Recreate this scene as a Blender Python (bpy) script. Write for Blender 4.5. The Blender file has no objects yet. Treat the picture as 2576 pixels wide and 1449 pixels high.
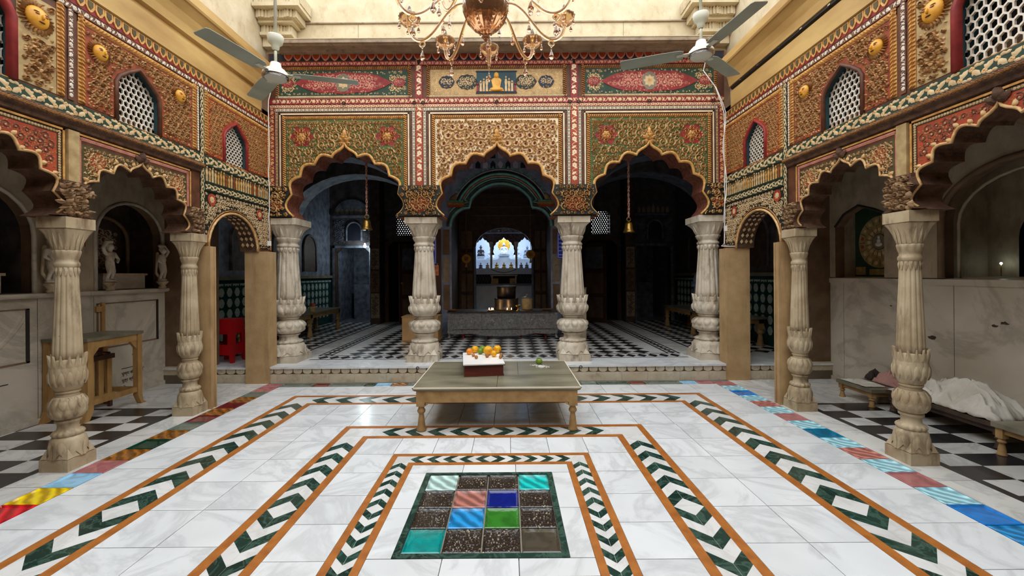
import bpy, bmesh, math, random
from math import pi, sin, cos, sqrt, atan2, floor
from mathutils import Vector, Matrix, noise

S = bpy.context.scene
COL = S.collection
R = random.Random(7)

# ---------------------------------------------------------------- camera, sky, exposure
cd = bpy.data.cameras.new('camera'); cam = bpy.data.objects.new('camera', cd); COL.objects.link(cam)
cam.location = (0, 0, 1.4); cam.rotation_euler = (pi/2, 0.0075, 0)
cd.sensor_width = 36; cd.lens = 36*1045/2576; cd.shift_x = 8/2576; cd.shift_y = -34.5/2576
cd.clip_start = 0.02; S.camera = cam
S.view_settings.view_transform = 'Standard'; S.view_settings.look = 'None'
S.view_settings.exposure = 0.82; S.view_settings.gamma = 1; S.view_settings.use_curve_mapping = False
w = bpy.data.worlds.new('overcast_sky'); S.world = w; w.use_nodes = True
bg = w.node_tree.nodes['Background']; bg.inputs[0].default_value = (0.90, 0.95, 1.0, 1); bg.inputs[1].default_value = 2.4

X0 = -0.15      # axis of the court
W = 3.10        # half width between the side walls
Y0 = 5.68       # front plane of the facade
CY = 2.49       # centre of the court

# ---------------------------------------------------------------- materials
def lin(c):
    return tuple(((x/255)/12.92 if x/255 <= 0.04045 else ((x/255+0.055)/1.055)**2.4) for x in c) + (1,)
class NT:
    def __init__(s, name):
        s.m = bpy.data.materials.new(name); s.m.use_nodes = True
        s.t = s.m.node_tree; s.n = s.t.nodes; s.b = s.n['Principled BSDF']
        s.g = s.n.new('ShaderNodeNewGeometry'); s.oi = None
    def lk(s, a, b): s.t.links.new(a, b)
    def pos(s, rnd=False, sc=(1, 1, 1)):
        v = s.g.outputs['Position']
        if rnd:
            if not s.oi: s.oi = s.n.new('ShaderNodeObjectInfo')
            mu = s.n.new('ShaderNodeMath'); mu.operation = 'MULTIPLY'; mu.inputs[1].default_value = 37
            s.lk(s.oi.outputs['Random'], mu.inputs[0])
            ad = s.n.new('ShaderNodeVectorMath'); s.lk(v, ad.inputs[0]); s.lk(mu.outputs[0], ad.inputs[1]); v = ad.outputs[0]
        if sc != (1, 1, 1):
            mp = s.n.new('ShaderNodeVectorMath'); mp.operation = 'MULTIPLY'; mp.inputs[1].default_value = sc
            s.lk(v, mp.inputs[0]); v = mp.outputs[0]
        return v
    def noise(s, v, scale, detail=4, rough=0.55, dist=0):
        t = s.n.new('ShaderNodeTexNoise'); t.inputs['Scale'].default_value = scale; t.inputs['Detail'].default_value = detail
        t.inputs['Roughness'].default_value = rough; t.inputs['Distortion'].default_value = dist
        s.lk(v, t.inputs['Vector']); return t.outputs['Fac']
    def ramp(s, f, stops):
        r = s.n.new('ShaderNodeValToRGB'); e = r.color_ramp.elements
        while len(e) < len(stops): e.new(0.5)
        for x, (p, c) in zip(e, stops): x.position = p; x.color = c
        s.lk(f, r.inputs[0]); return r.outputs['Color']
    def mix(s, f, a, b, mode='MIX'):
        x = s.n.new('ShaderNodeMix'); x.data_type = 'RGBA'; x.blend_type = mode
        for i, q in ((0, f), (6, a), (7, b)):
            if isinstance(q, (int, float)): x.inputs[i].default_value = q
            elif isinstance(q, tuple): x.inputs[i].default_value = q
            else: s.lk(q, x.inputs[i])
        return x.outputs[2]
    def bump(s, h, st, d=0.01):
        b = s.n.new('ShaderNodeBump'); b.inputs['Strength'].default_value = st; b.inputs['Distance'].default_value = d
        s.lk(h, b.inputs['Height']); s.lk(b.outputs[0], s.b.inputs['Normal'])
    def set(s, rough=0.6, metal=0, coat=0, spec=0.5, trans=0, ior=1.45):
        i = s.b.inputs; i['Roughness'].default_value = rough; i['Metallic'].default_value = metal; i['Coat Weight'].default_value = coat
        i['Specular IOR Level'].default_value = spec; i['Transmission Weight'].default_value = trans; i['IOR'].default_value = ior
MATS = {}
def M(name, c1, c2=None, scale=6, rough=0.6, metal=0, bump=0, bscale=60, coat=0, spec=0.5, trans=0, lo=0.35, hi=0.7, rnd=False, sc=(1, 1, 1), bd=0.004, detail=5):
    k = NT(name); k.set(rough, metal, coat, spec, trans)
    if c2 is None: k.b.inputs['Base Color'].default_value = lin(c1)
    else:
        f = k.noise(k.pos(rnd, sc), scale, detail)
        k.lk(k.ramp(f, [(lo, lin(c1)), (hi, lin(c2))]), k.b.inputs['Base Color'])
    if bump: k.bump(k.noise(k.pos(), bscale, 3), bump, bd)
    MATS[name] = k.m; return k.m
def marble(name, base, alt, vein, rough=0.22, vscale=1.1, amount=0.5, rnd=True, coat=0.0, bump=0.0):
    k = NT(name); k.set(rough, 0, coat)
    p = k.pos(rnd)
    a = k.ramp(k.noise(p, 1.7, 3), [(0.32, lin(base)), (0.68, lin(alt))])
    v = k.noise(p, vscale, 7, 0.62, 1.8)
    vr = k.ramp(v, [(0.43, (0, 0, 0, 1)), (0.495, (amount,)*3+(1,)), (0.55, (0, 0, 0, 1))])
    k.lk(k.mix(vr, a, lin(vein)), k.b.inputs['Base Color'])
    if bump: k.bump(k.noise(p, 40, 3), bump, 0.003)
    MATS[name] = k.m; return k.m
def stained(name, base, alt, stain, rough=0.55, sc=(1, 1, 0.28), amt=0.75, bump=0.25):
    # old stone: blotches plus streaks that run down it
    k = NT(name); k.set(rough)
    a = k.ramp(k.noise(k.pos(), 5, 5), [(0.3, lin(base)), (0.7, lin(alt))])
    s1 = k.ramp(k.noise(k.pos(True, sc), 9, 6, 0.65), [(0.52, (0, 0, 0, 1)), (0.72, (amt,)*3+(1,))])
    c = k.mix(s1, a, lin(stain))
    sp = k.ramp(k.noise(k.pos(), 55, 2), [(0.68, (0, 0, 0, 1)), (0.78, (0.4,)*3+(1,))])
    k.lk(k.mix(sp, c, lin(tuple(x*0.55 for x in stain))), k.b.inputs['Base Color'])
    k.bump(k.noise(k.pos(), 45, 4), bump, 0.004)
    MATS[name] = k.m; return k.m
def glass_tile(name, c, kind='wave', rough=0.07, dark=0.35):
    k = NT(name); k.set(rough, 0, 0.6)
    p = k.pos(True)
    if kind == 'wave':
        t = k.n.new('ShaderNodeTexWave'); t.bands_direction = 'DIAGONAL'; t.inputs['Scale'].default_value = 7; t.inputs['Distortion'].default_value = 3.5
        k.lk(p, t.inputs['Vector']); f = t.outputs['Fac']
        k.lk(k.ramp(f, [(0.1, lin(tuple(x*dark for x in c))), (0.55, lin(c)), (0.97, lin(tuple(min(255, x*1.12+12) for x in c)))]), k.b.inputs['Base Color'])  # darker troughs and paler crests paint ripple highlights into the colour
        k.bump(f, 0.6, 0.008)
    elif kind == 'bubble':
        t = k.n.new('ShaderNodeTexVoronoi'); t.inputs['Scale'].default_value = 62; k.lk(p, t.inputs['Vector'])
        f = t.outputs['Distance']; nn = k.noise(p, 16, 2)
        ma = k.n.new('ShaderNodeMath'); ma.operation = 'SUBTRACT'; k.lk(nn, ma.inputs[0]); k.lk(f, ma.inputs[1])
        k.lk(k.ramp(ma.outputs[0], [(0.16, lin((48, 38, 30))), (0.30, lin((70, 58, 46))), (0.36, lin((176, 160, 130)))]), k.b.inputs['Base Color'])  # the pale stop paints bubble sparkles into the colour
        k.bump(f, 0.8, 0.006)
    else:
        f = k.noise(p, 9, 3, 0.5, 1.0)
        k.lk(k.ramp(f, [(0.35, lin(tuple(x*dark for x in c))), (0.6, lin(c))]), k.b.inputs['Base Color'])
        k.bump(f, 0.35, 0.01)
    MATS[name] = k.m; return k.m
def emit(name, c, st):
    k = NT(name); k.b.inputs['Base Color'].default_value = lin(c); k.b.inputs['Emission Color'].default_value = lin(c)
    k.b.inputs['Emission Strength'].default_value = st; MATS[name] = k.m; return k.m

marble('slab', (231, 233, 233), (214, 216, 216), (172, 173, 174), 0.2, 1.0, 0.4)
marble('slab_side', (224, 221, 214), (202, 199, 192), (150, 150, 150), 0.22, 1.6, 0.45)
marble('white_inlay', (228, 227, 224), (208, 206, 202), (170, 168, 162), 0.25, 2.0, 0.3)
marble('green_marble', (22, 44, 38), (34, 62, 52), (96, 128, 112), 0.22, 5, 0.35)
marble('black_marble', (30, 29, 31), (46, 44, 46), (92, 88, 86), 0.25, 4, 0.25)
M('orange_stone', (178, 110, 46), (150, 86, 34), 14, 0.4, bump=0.1, rnd=True)
M('grout', (128, 120, 108), (98, 92, 82), 9, 0.8)
stained('aged_marble', (218, 207, 188), (186, 170, 146), (104, 84, 60), amt=.85)
stained('aged_marble_side', (200, 182, 150), (164, 142, 110), (96, 70, 46), amt=.85)
stained('pier_stone', (190, 158, 114), (164, 132, 90), (120, 90, 56), 0.7, (1, 1, 0.15), 0.55, 0.3)
stained('step_marble', (214, 202, 178), (190, 174, 146), (128, 104, 72), 0.45, (1, 1, 1), 0.6, 0.2)
stained('upper_wall', (208, 194, 164), (190, 172, 138), (152, 128, 92), 0.8, (1, 1, 0.6), 0.5, 0.2)
stained('grey_cornice', (166, 146, 122), (132, 114, 94), (84, 68, 54), 0.8, (1, 1, 1), 0.7, 0.3)
M('ochre_cornice', (202, 166, 102), (160, 120, 64), 3.5, 0.6, bump=0.15, sc=(1, 0.3, 1))
stained('gallery_plaster', (184, 168, 142), (156, 140, 116), (108, 92, 70), 0.75, (1, 1, 0.4), 0.5, 0.2)
marble('dado_marble', (206, 196, 178), (180, 168, 148), (120, 110, 98), 0.4, 0.8, 0.4, False)
M('brown_plaster', (128, 102, 78), (98, 76, 56), 5, 0.8, bump=0.2)
M('cream_plaster', (216, 202, 176), (196, 178, 148), 6, 0.8, bump=0.15)
M('gold', (222, 170, 96), (178, 120, 56), 26, 0.5, bump=0.35, bscale=120)
M('gold_dark', (180, 128, 70), (124, 80, 38), 22, 0.6, bump=0.4, bscale=110)
M('gold_bright', (236, 178, 66), (206, 136, 34), 14, 0.4)
M('tan_relief', (226, 186, 128), (182, 134, 80), 24, 0.6, bump=0.3, bscale=110)
M('brown_carved', (104, 72, 50), (62, 40, 28), 20, 0.7, bump=0.8, bscale=70, bd=0.01)
M('acanthus', (176, 140, 100), (120, 90, 62), 20, 0.7, bump=0.4)
M('brown_paint', (106, 62, 36), (72, 40, 24), 12, 0.6)
M('intrados', (136, 78, 56), (82, 44, 34), 22, 0.7, bump=0.7, bscale=60, bd=0.01)
M('red_paint', (154, 44, 38), (118, 30, 30), 12, 0.6)
M('orange_red_paint', (176, 72, 40), (138, 50, 28), 10, 0.6)
M('rust_paint', (158, 74, 36), (116, 48, 24), 16, 0.65)
M('green_paint', (84, 112, 58), (60, 86, 44), 9, 0.6)
M('dark_green_paint', (38, 66, 44), (26, 48, 34), 12, 0.6)
M('olive_paint', (92, 78, 42), (66, 54, 28), 12, 0.65)
M('black_green_paint', (32, 34, 24), (22, 24, 18), 12, 0.6)
M('cream_paint', (238, 220, 186), (220, 196, 156), 10, 0.6)
M('pale_relief', (222, 194, 150), (190, 154, 106), 24, 0.6)
M('pink_paint', (214, 150, 128), (186, 112, 96), 12, 0.6)
M('navy_paint', (34, 36, 52), (26, 28, 40), 12, 0.6)
M('teal_paint', (40, 74, 80), (30, 54, 62), 10, 0.6)
M('tan_ground', (188, 162, 114), (154, 124, 80), 14, 0.65)
M('white_lattice', (232, 222, 206), (206, 192, 172), 14, 0.6)
M('painted_shade', (20, 17, 15), None, rough=0.9)
M('dark_wall', (92, 86, 86), (50, 46, 48), 7, 0.6, bump=0.3)  # mottled dark grey, then blue-grey and brown, mostly for the hall
M('dark_wall_blue', (124, 132, 148), (68, 72, 86), 7, 0.55, bump=0.2)
M('dark_brown', (84, 64, 52), (48, 36, 30), 9, 0.6, bump=0.4, bscale=30, bd=0.01)
M('shrine_paint', (150, 156, 178), (112, 118, 140), 8, 0.5)
M('turquoise', (122, 190, 176), (84, 148, 138), 12, 0.45)
M('pale_lilac', (214, 200, 212), (186, 166, 182), 10, 0.5)
M('blue_grey_paint', (118, 134, 158), (92, 106, 132), 12, 0.5)
M('shrine_white', (206, 216, 232), (184, 196, 220), 5, 0.35)
M('dark_wood', (92, 56, 36), (64, 36, 24), 10, 0.5, sc=(1, 1, 0.2))
M('pale_wood', (186, 146, 90), (152, 112, 62), 12, 0.55, sc=(1, 1, 0.3))
M('tan_wood', (178, 142, 92), (146, 112, 66), 10, 0.55, bump=0.1)
M('grey_stone', (134, 128, 106), (96, 91, 72), 4, 0.3, bump=0.08, sc=(0.6, 1.6, 1))
M('stone_edge', (232, 220, 196), None, rough=0.5)
M('mahogany', (112, 50, 38), (88, 36, 28), 12, 0.4, sc=(0.3, 1, 1))
M('white_top', (246, 244, 240), (234, 230, 224), 4, 0.3)
M('silver', (150, 148, 146), (106, 104, 104), 26, 0.42, 0.35, bump=0.4, bscale=60)
M('dark_metal', (84, 76, 72), (54, 48, 46), 12, 0.4, 0.7)
M('brass', (176, 138, 70), (130, 96, 44), 12, 0.35, 0.85)
M('iron', (52, 46, 42), (36, 32, 30), 20, 0.55, 0.6)
M('fan_white', (226, 224, 206), (206, 204, 184), 5, 0.35)
M('fan_blade', (172, 178, 160), (150, 154, 138), 4, 0.4, sc=(1, 1, 1))
M('chrome', (200, 200, 200), None, rough=0.15, metal=1)
M('white_plastic', (238, 236, 230), None, rough=0.4)
M('red_plastic', (196, 22, 28), (172, 16, 22), 4, 0.3)
M('rope_red', (150, 62, 58), (206, 180, 160), 60, 0.8, lo=0.42, hi=0.58)
M('cloth_white', (222, 216, 204), (198, 190, 174), 5, 0.85, bump=0.2, bscale=200)
M('cloth_pink', (196, 150, 140), (170, 122, 116), 6, 0.85)
M('cloth_dark', (70, 60, 58), (52, 44, 44), 6, 0.85)
M('basket', (92, 66, 48), (60, 42, 32), 40, 0.8, bump=0.6)
M('sign_blue', (26, 46, 170), (20, 36, 140), 4, 0.35)
M('sign_orange', (206, 128, 84), (186, 108, 66), 5, 0.5)
M('cardboard', (196, 154, 102), (178, 136, 86), 5, 0.7)
M('ink', (44, 38, 32), None, rough=0.8)
M('ink_red', (140, 30, 34), None, rough=0.8)
M('paint_white', (228, 228, 232), None, rough=0.6)
M('tile_green', (22, 70, 62), (16, 52, 48), 6, 0.2)
M('tile_pale', (176, 190, 184), (142, 160, 156), 30, 0.25)
M('orange_fruit', (244, 150, 24), (234, 128, 12), 10, 0.4, bump=0.15, bscale=200)
M('yellow_fruit', (246, 184, 22), (226, 148, 10), 18, 0.45, bump=0.5, bscale=70, bd=0.006)
M('lime_fruit', (92, 128, 34), (142, 158, 44), 8, 0.4, lo=0.4, hi=0.8)
M('betel', (186, 128, 66), (140, 88, 40), 30, 0.7)
M('flower_pink', (214, 96, 92), None, rough=0.7)
M('jewel_dark', (40, 36, 44), (90, 88, 96), 30, 0.25, 0.5)
M('mandala_tan', (176, 158, 106), (132, 112, 70), 20, 0.6)
k = NT('amber_glass'); k.set(0.06, 0, 0.3, trans=0.82, ior=1.3); k.b.inputs['Base Color'].default_value = lin((242, 206, 160)); MATS['amber_glass'] = k.m
k = NT('amber_bowl'); k.set(0.12, 0, 0.3, trans=0.7, ior=1.3); k.b.inputs['Base Color'].default_value = lin((206, 152, 108)); MATS['amber_bowl'] = k.m
k = NT('crystal'); k.set(0.02, 0, 0, trans=0.9, ior=1.5); k.b.inputs['Base Color'].default_value = lin((226, 188, 158)); MATS['crystal'] = k.m
k = NT('bulb_glass'); k.set(0.05, 0, 0, trans=0.85, ior=1.2); k.b.inputs['Base Color'].default_value = lin((250, 246, 236)); MATS['bulb_glass'] = k.m
emit('flame', (255, 214, 150), 14); emit('lamp_white', (236, 255, 250), 18); emit('jali_day', (210, 228, 240), 1.6)
GT = {}
for nm, c, kd in (('aqua_pale', (176, 206, 198), 'wave'), ('aqua', (20, 182, 178), 'wave'), ('teal', (0, 150, 146), 'plain'), ('rose', (164, 104, 92), 'wave'), ('blue', (24, 36, 128), 'plain'),
                  ('sky', (30, 134, 196), 'wave'), ('leaf', (58, 128, 42), 'plain'), ('smoke', (84, 76, 62), 'plain'), ('bubble', (90, 80, 70), 'bubble'),
                  ('yellow', (236, 190, 10), 'wave'), ('red', (206, 20, 34), 'wave'), ('pale_blue', (150, 206, 238), 'plain'), ('pink', (188, 116, 116), 'plain'), ('amber', (138, 84, 26), 'wave'),
                  ('forest', (10, 62, 46), 'plain'), ('grey_green', (104, 118, 108), 'plain'), ('maroon', (116, 44, 44), 'plain'), ('cyan_pale', (160, 212, 226), 'wave'), ('deep_cyan', (16, 120, 158), 'plain'), ('azure', (30, 130, 216), 'plain'), ('salmon', (186, 116, 104), 'wave')):
    GT[nm] = glass_tile('glass_'+nm, c, kd, dark=0.82)

# ---------------------------------------------------------------- geometry helpers
class Geo:
    def __init__(s, F=None): s.v = []; s.f = []; s.mi = []; s.sm = []; s.F = F
    def add(s, vs, fs, m=0, smooth=False):
        o = len(s.v)
        s.v.extend([s.F(*p) for p in vs] if s.F else vs)
        for f in fs: s.f.append([i+o for i in f]); s.mi.append(m); s.sm.append(smooth)
        return s
    def box(s, x0, x1, y0, y1, z0, z1, m=0):
        return s.add([(x, y, z) for z in (z0, z1) for y in (y0, y1) for x in (x0, x1)],
              [(0, 2, 3, 1), (4, 5, 7, 6), (0, 1, 5, 4), (2, 6, 7, 3), (0, 4, 6, 2), (1, 3, 7, 5)], m)
    def cbox(s, c, d, m=0): return s.box(c[0]-d[0]/2, c[0]+d[0]/2, c[1]-d[1]/2, c[1]+d[1]/2, c[2]-d[2]/2, c[2]+d[2]/2, m)
    def prism(s, poly, w0, w1, m=0, ms=None, axis=2):
        # poly (a,b) extruded along the third local axis
        n = len(poly); ms = m if ms is None else ms
        P = lambda p, q: (p[0], p[1], q) if axis == 2 else ((p[0], q, p[1]) if axis == 1 else (q, p[0], p[1]))
        s.add([P(p, w0) for p in poly]+[P(p, w1) for p in poly], [list(range(n))[::-1], list(range(n, 2*n))], m)
        o = len(s.v)-2*n
        for i in range(n):
            j = (i+1) % n; s.f.append([o+i, o+j, o+n+j, o+n+i]); s.mi.append(ms); s.sm.append(False)
        return s
    def lathe(s, prof, segs=24, c=(0, 0, 0), m=0, smooth=True, rf=None, cap=True, sq=None):
        vs = []
        for k, (r, z) in enumerate(prof):
            for i in range(segs):
                a = 2*pi*i/segs; q = r*(rf(a, z, k) if rf else 1)
                x, y = q*cos(a), q*sin(a)
                if sq and sq(z) > 0:
                    t = sq(z); mm = max(abs(cos(a)), abs(sin(a))); qq = q*(1-t)+q/mm*t; x, y = qq*cos(a), qq*sin(a)
                vs.append((c[0]+x, c[1]+y, c[2]+z))
        fs = []
        for k in range(len(prof)-1):
            for i in range(segs):
                j = (i+1) % segs; fs.append((k*segs+i, k*segs+j, (k+1)*segs+j, (k+1)*segs+i))
        if cap: fs.append(tuple(range(segs))[::-1]); fs.append(tuple(range((len(prof)-1)*segs, len(prof)*segs)))
        return s.add(vs, fs, m, smooth)
    def tube(s, pts, r, segs=8, m=0, closed=False, smooth=True, cap=True):
        n = len(pts); P = [Vector(p) for p in pts]; vs = []
        up = None
        for i in range(n):
            if closed: t = P[(i+1) % n]-P[i-1]
            else: t = P[min(i+1, n-1)]-P[max(i-1, 0)]
            t.normalize()
            if up is None: up = Vector((0, 0, 1)) if abs(t.z) < 0.9 else Vector((1, 0, 0))
            b = t.cross(up)
            if b.length < 1e-6: b = t.cross(Vector((0, 1, 0.3)))
            b.normalize(); nn = b.cross(t); up = nn
            rr = r[i] if isinstance(r, (list, tuple)) else r
            for k in range(segs):
                a = 2*pi*k/segs; q = P[i]+(b*cos(a)+nn*sin(a))*rr; vs.append(tuple(q))
        fs = []
        for i in range(n if closed else n-1):
            j = (i+1) % n
            for k in range(segs): l = (k+1) % segs; fs.append((i*segs+k, i*segs+l, j*segs+l, j*segs+k))
        if cap and not closed: fs.append(tuple(range(segs))[::-1]); fs.append(tuple(range((n-1)*segs, n*segs)))
        return s.add(vs, fs, m, smooth)
    def ell(s, c, r, nu=14, nv=9, m=0, rot=None, fn=None):
        vs = []; Mx = rot
        for j in range(nv+1):
            p = pi*j/nv
            for i in range(nu):
                a = 2*pi*i/nu; d = Vector((sin(p)*cos(a), sin(p)*sin(a), cos(p)))
                q = Vector((d.x*r[0], d.y*r[1], d.z*r[2]))*(fn(d) if fn else 1)
                if Mx: q = Mx @ q
                vs.append((c[0]+q.x, c[1]+q.y, c[2]+q.z))
        fs = [(j*nu+i, (j+1)*nu+i, (j+1)*nu+(i+1) % nu, j*nu+(i+1) % nu) for j in range(nv) for i in range(nu)]
        return s.add(vs, fs, m, True)
    def caps(s, a, b, ra, rb, m=0, nu=10):
        a = Vector(a); b = Vector(b); n = 6
        pts = [a.lerp(b, i/n) for i in range(n+1)]
        s.tube(pts, [ra+(rb-ra)*i/n for i in range(n+1)], nu, m)
        s.ell(a, (ra,)*3, nu, 6, m); s.ell(b, (rb,)*3, nu, 6, m); return s
    def mesh(s, name, mats, recalc=True):
        me = bpy.data.meshes.new(name); me.from_pydata(s.v, [], s.f)
        for q in mats: me.materials.append(MATS[q] if isinstance(q, str) else q)
        me.polygons.foreach_set('material_index', s.mi); me.polygons.foreach_set('use_smooth', s.sm)
        if recalc:
            bm = bmesh.new(); bm.from_mesh(me); bmesh.ops.remove_doubles(bm, verts=bm.verts, dist=1e-6) if len(s.v) < 3000 else None
            bmesh.ops.recalc_face_normals(bm, faces=bm.faces); bm.to_mesh(me); bm.free()
        me.update(); return me
    def build(s, name, mats, parent=None, kind=None, label=None, cat=None, group=None, loc=None, rz=0, recalc=True):
        if isinstance(mats, str): mats = [mats]
        o = link(name, s.mesh(name, mats, recalc), parent)
        if loc: o.location = loc
        if rz: o.rotation_euler.z = rz
        return tag(o, label, cat, group, kind)
def link(name, data, parent=None):
    o = bpy.data.objects.new(name, data); COL.objects.link(o)
    if parent: o.parent = parent
    return o
def tag(o, label=None, cat=None, group=None, kind=None):
    if label: o['label'] = label
    if cat: o['category'] = cat
    if group: o['group'] = group
    if kind: o['kind'] = kind
    return o
def thing(name, loc, label, cat, group=None, rz=0):
    o = link(name, None); o.location = loc; o.rotation_euler.z = rz; o.empty_display_size = 0.1
    return tag(o, label, cat, group)
def dup(root, loc=None, rz=None, label=None, parent=None):
    r = root.copy(); COL.objects.link(r)
    if loc is not None: r.location = loc
    if rz is not None: r.rotation_euler.z = rz
    if label: r['label'] = label
    if parent: r.parent = parent
    for ch in list(root.children): dup(ch, parent=r)
    return r
UB = Geo().box(0, 1, 0, 1, 0, 1).mesh('unit_block', ['slab'])
UBM = {}
def block(name, parent, mat, x0, x1, y0, y1, z0, z1, label=None):
    if mat not in UBM:
        m = UB.copy(); m.materials.clear(); m.materials.append(MATS.get(mat) or GT[mat]); UBM[mat] = m
    o = link(name, UBM[mat], parent); o.location = (x0, y0, z0); o.scale = (x1-x0, y1-y0, z1-z0)
    if label: o['label'] = label
    return o
def pip(poly, x, y):
    c = False; n = len(poly); j = n-1
    for i in range(n):
        xi, yi = poly[i]; xj, yj = poly[j]
        if (yi > y) != (yj > y) and x < (xj-xi)*(y-yi)/(yj-yi)+xi: c = not c
        j = i
    return c
def FB(u, v, w): return (X0+u, Y0-w, v)
def FL(u, v, w): return (X0-W+w, u, v)
def FR(u, v, w): return (X0+W-w, u, v)
def rect(a, b, c, d): return [(a, c), (b, c), (b, d), (a, d)]

# ---------------------------------------------------------------- ornament
def leaf(g, x, y, ang, L, wd, h, h0=0.0, m=0):
    ca, sa = cos(ang), sin(ang)
    P = lambda a, b, z: (x+ca*a-sa*b, y+sa*a+ca*b, z)
    g.add([P(0, 0, h0), P(L*0.35, wd*0.5, h0), P(L*0.72, wd*0.38, h0), P(L, -wd*0.1, h0), P(L*0.68, -wd*0.42, h0), P(L*0.3, -wd*0.48, h0), P(L*0.3, 0, h), P(L*0.7, -wd*0.03, h0+(h-h0)*0.8)],
          [(0, 6, 1), (1, 6, 7, 2), (2, 7, 3), (3, 7, 4), (4, 7, 6, 5), (5, 6, 0)], m, True)
def flower(g, x, y, r, n, h, h0=0.0, m=0, mc=None, a0=0):
    for i in range(n): leaf(g, x, y, a0+2*pi*i/n, r, r*5.2/n, h, h0, m)
    if mc is not None:
        q = r*0.3; g.add([(x+q*cos(2*pi*i/6), y+q*sin(2*pi*i/6), h) for i in range(6)]+[(x, y, h+(h-h0)*.5)], [(i, (i+1) % 6, 6) for i in range(6)], mc)
def stroke(g, pts, wd, h, h0=0.0, m=0):
    n = len(pts); vs = []
    for i in range(n):
        a = pts[max(i-1, 0)]; b = pts[min(i+1, n-1)]; dx, dy = b[0]-a[0], b[1]-a[1]; l = sqrt(dx*dx+dy*dy) or 1
        ww = wd[i] if isinstance(wd, list) else wd
        nx, ny = -dy/l*ww, dx/l*ww; x, y = pts[i]
        vs += [(x+nx, y+ny, h0), (x, y, h), (x-nx, y-ny, h0)]
    fs = []
    for i in range(n-1):
        o = 3*i; fs += [(o, o+3, o+4, o+1), (o+1, o+4, o+5, o+2)]
    g.add(vs, fs, m, True)
def scroll(g, x, y, r, a0, sg, h, h0, ms, ml, mf, rr, fl=True):
    n = 13; pts = []; wd = []
    for i in range(n):
        t = i/(n-1); q = r*(0.98-0.74*t); a = a0+sg*t*2*pi*1.25
        pts.append((x+q*cos(a), y+q*sin(a))); wd.append(r*(0.17-0.06*t))
    stroke(g, pts, wd, h, h0, ms)
    if r > .04:
        for i in range(7):
            t = .12+i*.11; q = r*(0.98-0.74*t); a = a0+sg*t*2*pi*1.25
            leaf(g, x+q*cos(a), y+q*sin(a), a+pi-sg*.9, r*.34, r*.17, h0+(h-h0)*0.9, h0, ml)
            leaf(g, x+q*1.04*cos(a), y+q*1.04*sin(a), a+sg*.95, r*.3, r*.15, h0+(h-h0)*0.9, h0, ml)
    if fl: flower(g, x, y, r*0.3, 5, h0+(h-h0)*0.9, h0, mf, None, a0)
    for i in range(8):
        a = a0+sg*(0.3+i*.78)+rr.uniform(-.2, .2)
        leaf(g, x+r*0.8*cos(a), y+r*0.8*sin(a), a+sg*rr.uniform(0.5, 1.2), r*rr.uniform(.5, .72), r*0.34, h0+(h-h0)*0.85, h0, ml if rr.random() < .75 else ms)
def vines(g, ins, bb, r, h, seed, ms=0, ml=0, mf=0, h0=0.001, dens=1.0):
    done = []; rr = random.Random(seed); px = 2*r*0.97; py = r*1.72; j = 0; y = bb[2]+r*0.6
    while y < bb[3]:
        x = bb[0]+r*0.8+(px/2 if j % 2 else 0); i = 0
        while x < bb[1]:
            jx, jy = x+rr.uniform(-.12, .12)*r, y+rr.uniform(-.12, .12)*r
            if ins(jx, jy):
                ok = all(ins(jx+r*0.95*cos(q), jy+r*0.95*sin(q)) for q in (0, .8, 1.6, 2.4, 3.1, 3.9, 4.7, 5.5))
                q = r*rr.uniform(.88, 1.02) if ok else 0
                if not ok:
                    for t in (.72, .5, .34):
                        if all(ins(jx+r*t*cos(q2), jy+r*t*sin(q2)) for q2 in (0, 1.05, 2.1, 3.14, 4.2, 5.2)): q = r*t*.9; break
                if not q:
                    for _ in range(3): leaf(g, jx+rr.uniform(-.3, .3)*r, jy+rr.uniform(-.3, .3)*r, rr.uniform(0, 6.3), r*.5, r*.26, h0+(h-h0)*.8, h0, ml)
                if q: done.append((jx, jy, q))
                if q: scroll(g, jx, jy, q, rr.uniform(0, 6.3), 1 if (i+j) % 2 else -1, h, h0, ms, ml, mf, rr)
            if rr.random() < dens:
                kx, ky = x+px/2, y+rr.uniform(-.3, .3)*r
                if ins(kx, ky) and ins(kx+r*.3, ky) and ins(kx-r*.3, ky) and ins(kx, ky+r*.3): leaf(g, kx, ky, rr.uniform(0, 6.3), r*.6, r*.3, h0+(h-h0)*.8, h0, ml)
            x += px; i += 1
        y += py; j += 1
    return done
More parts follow.
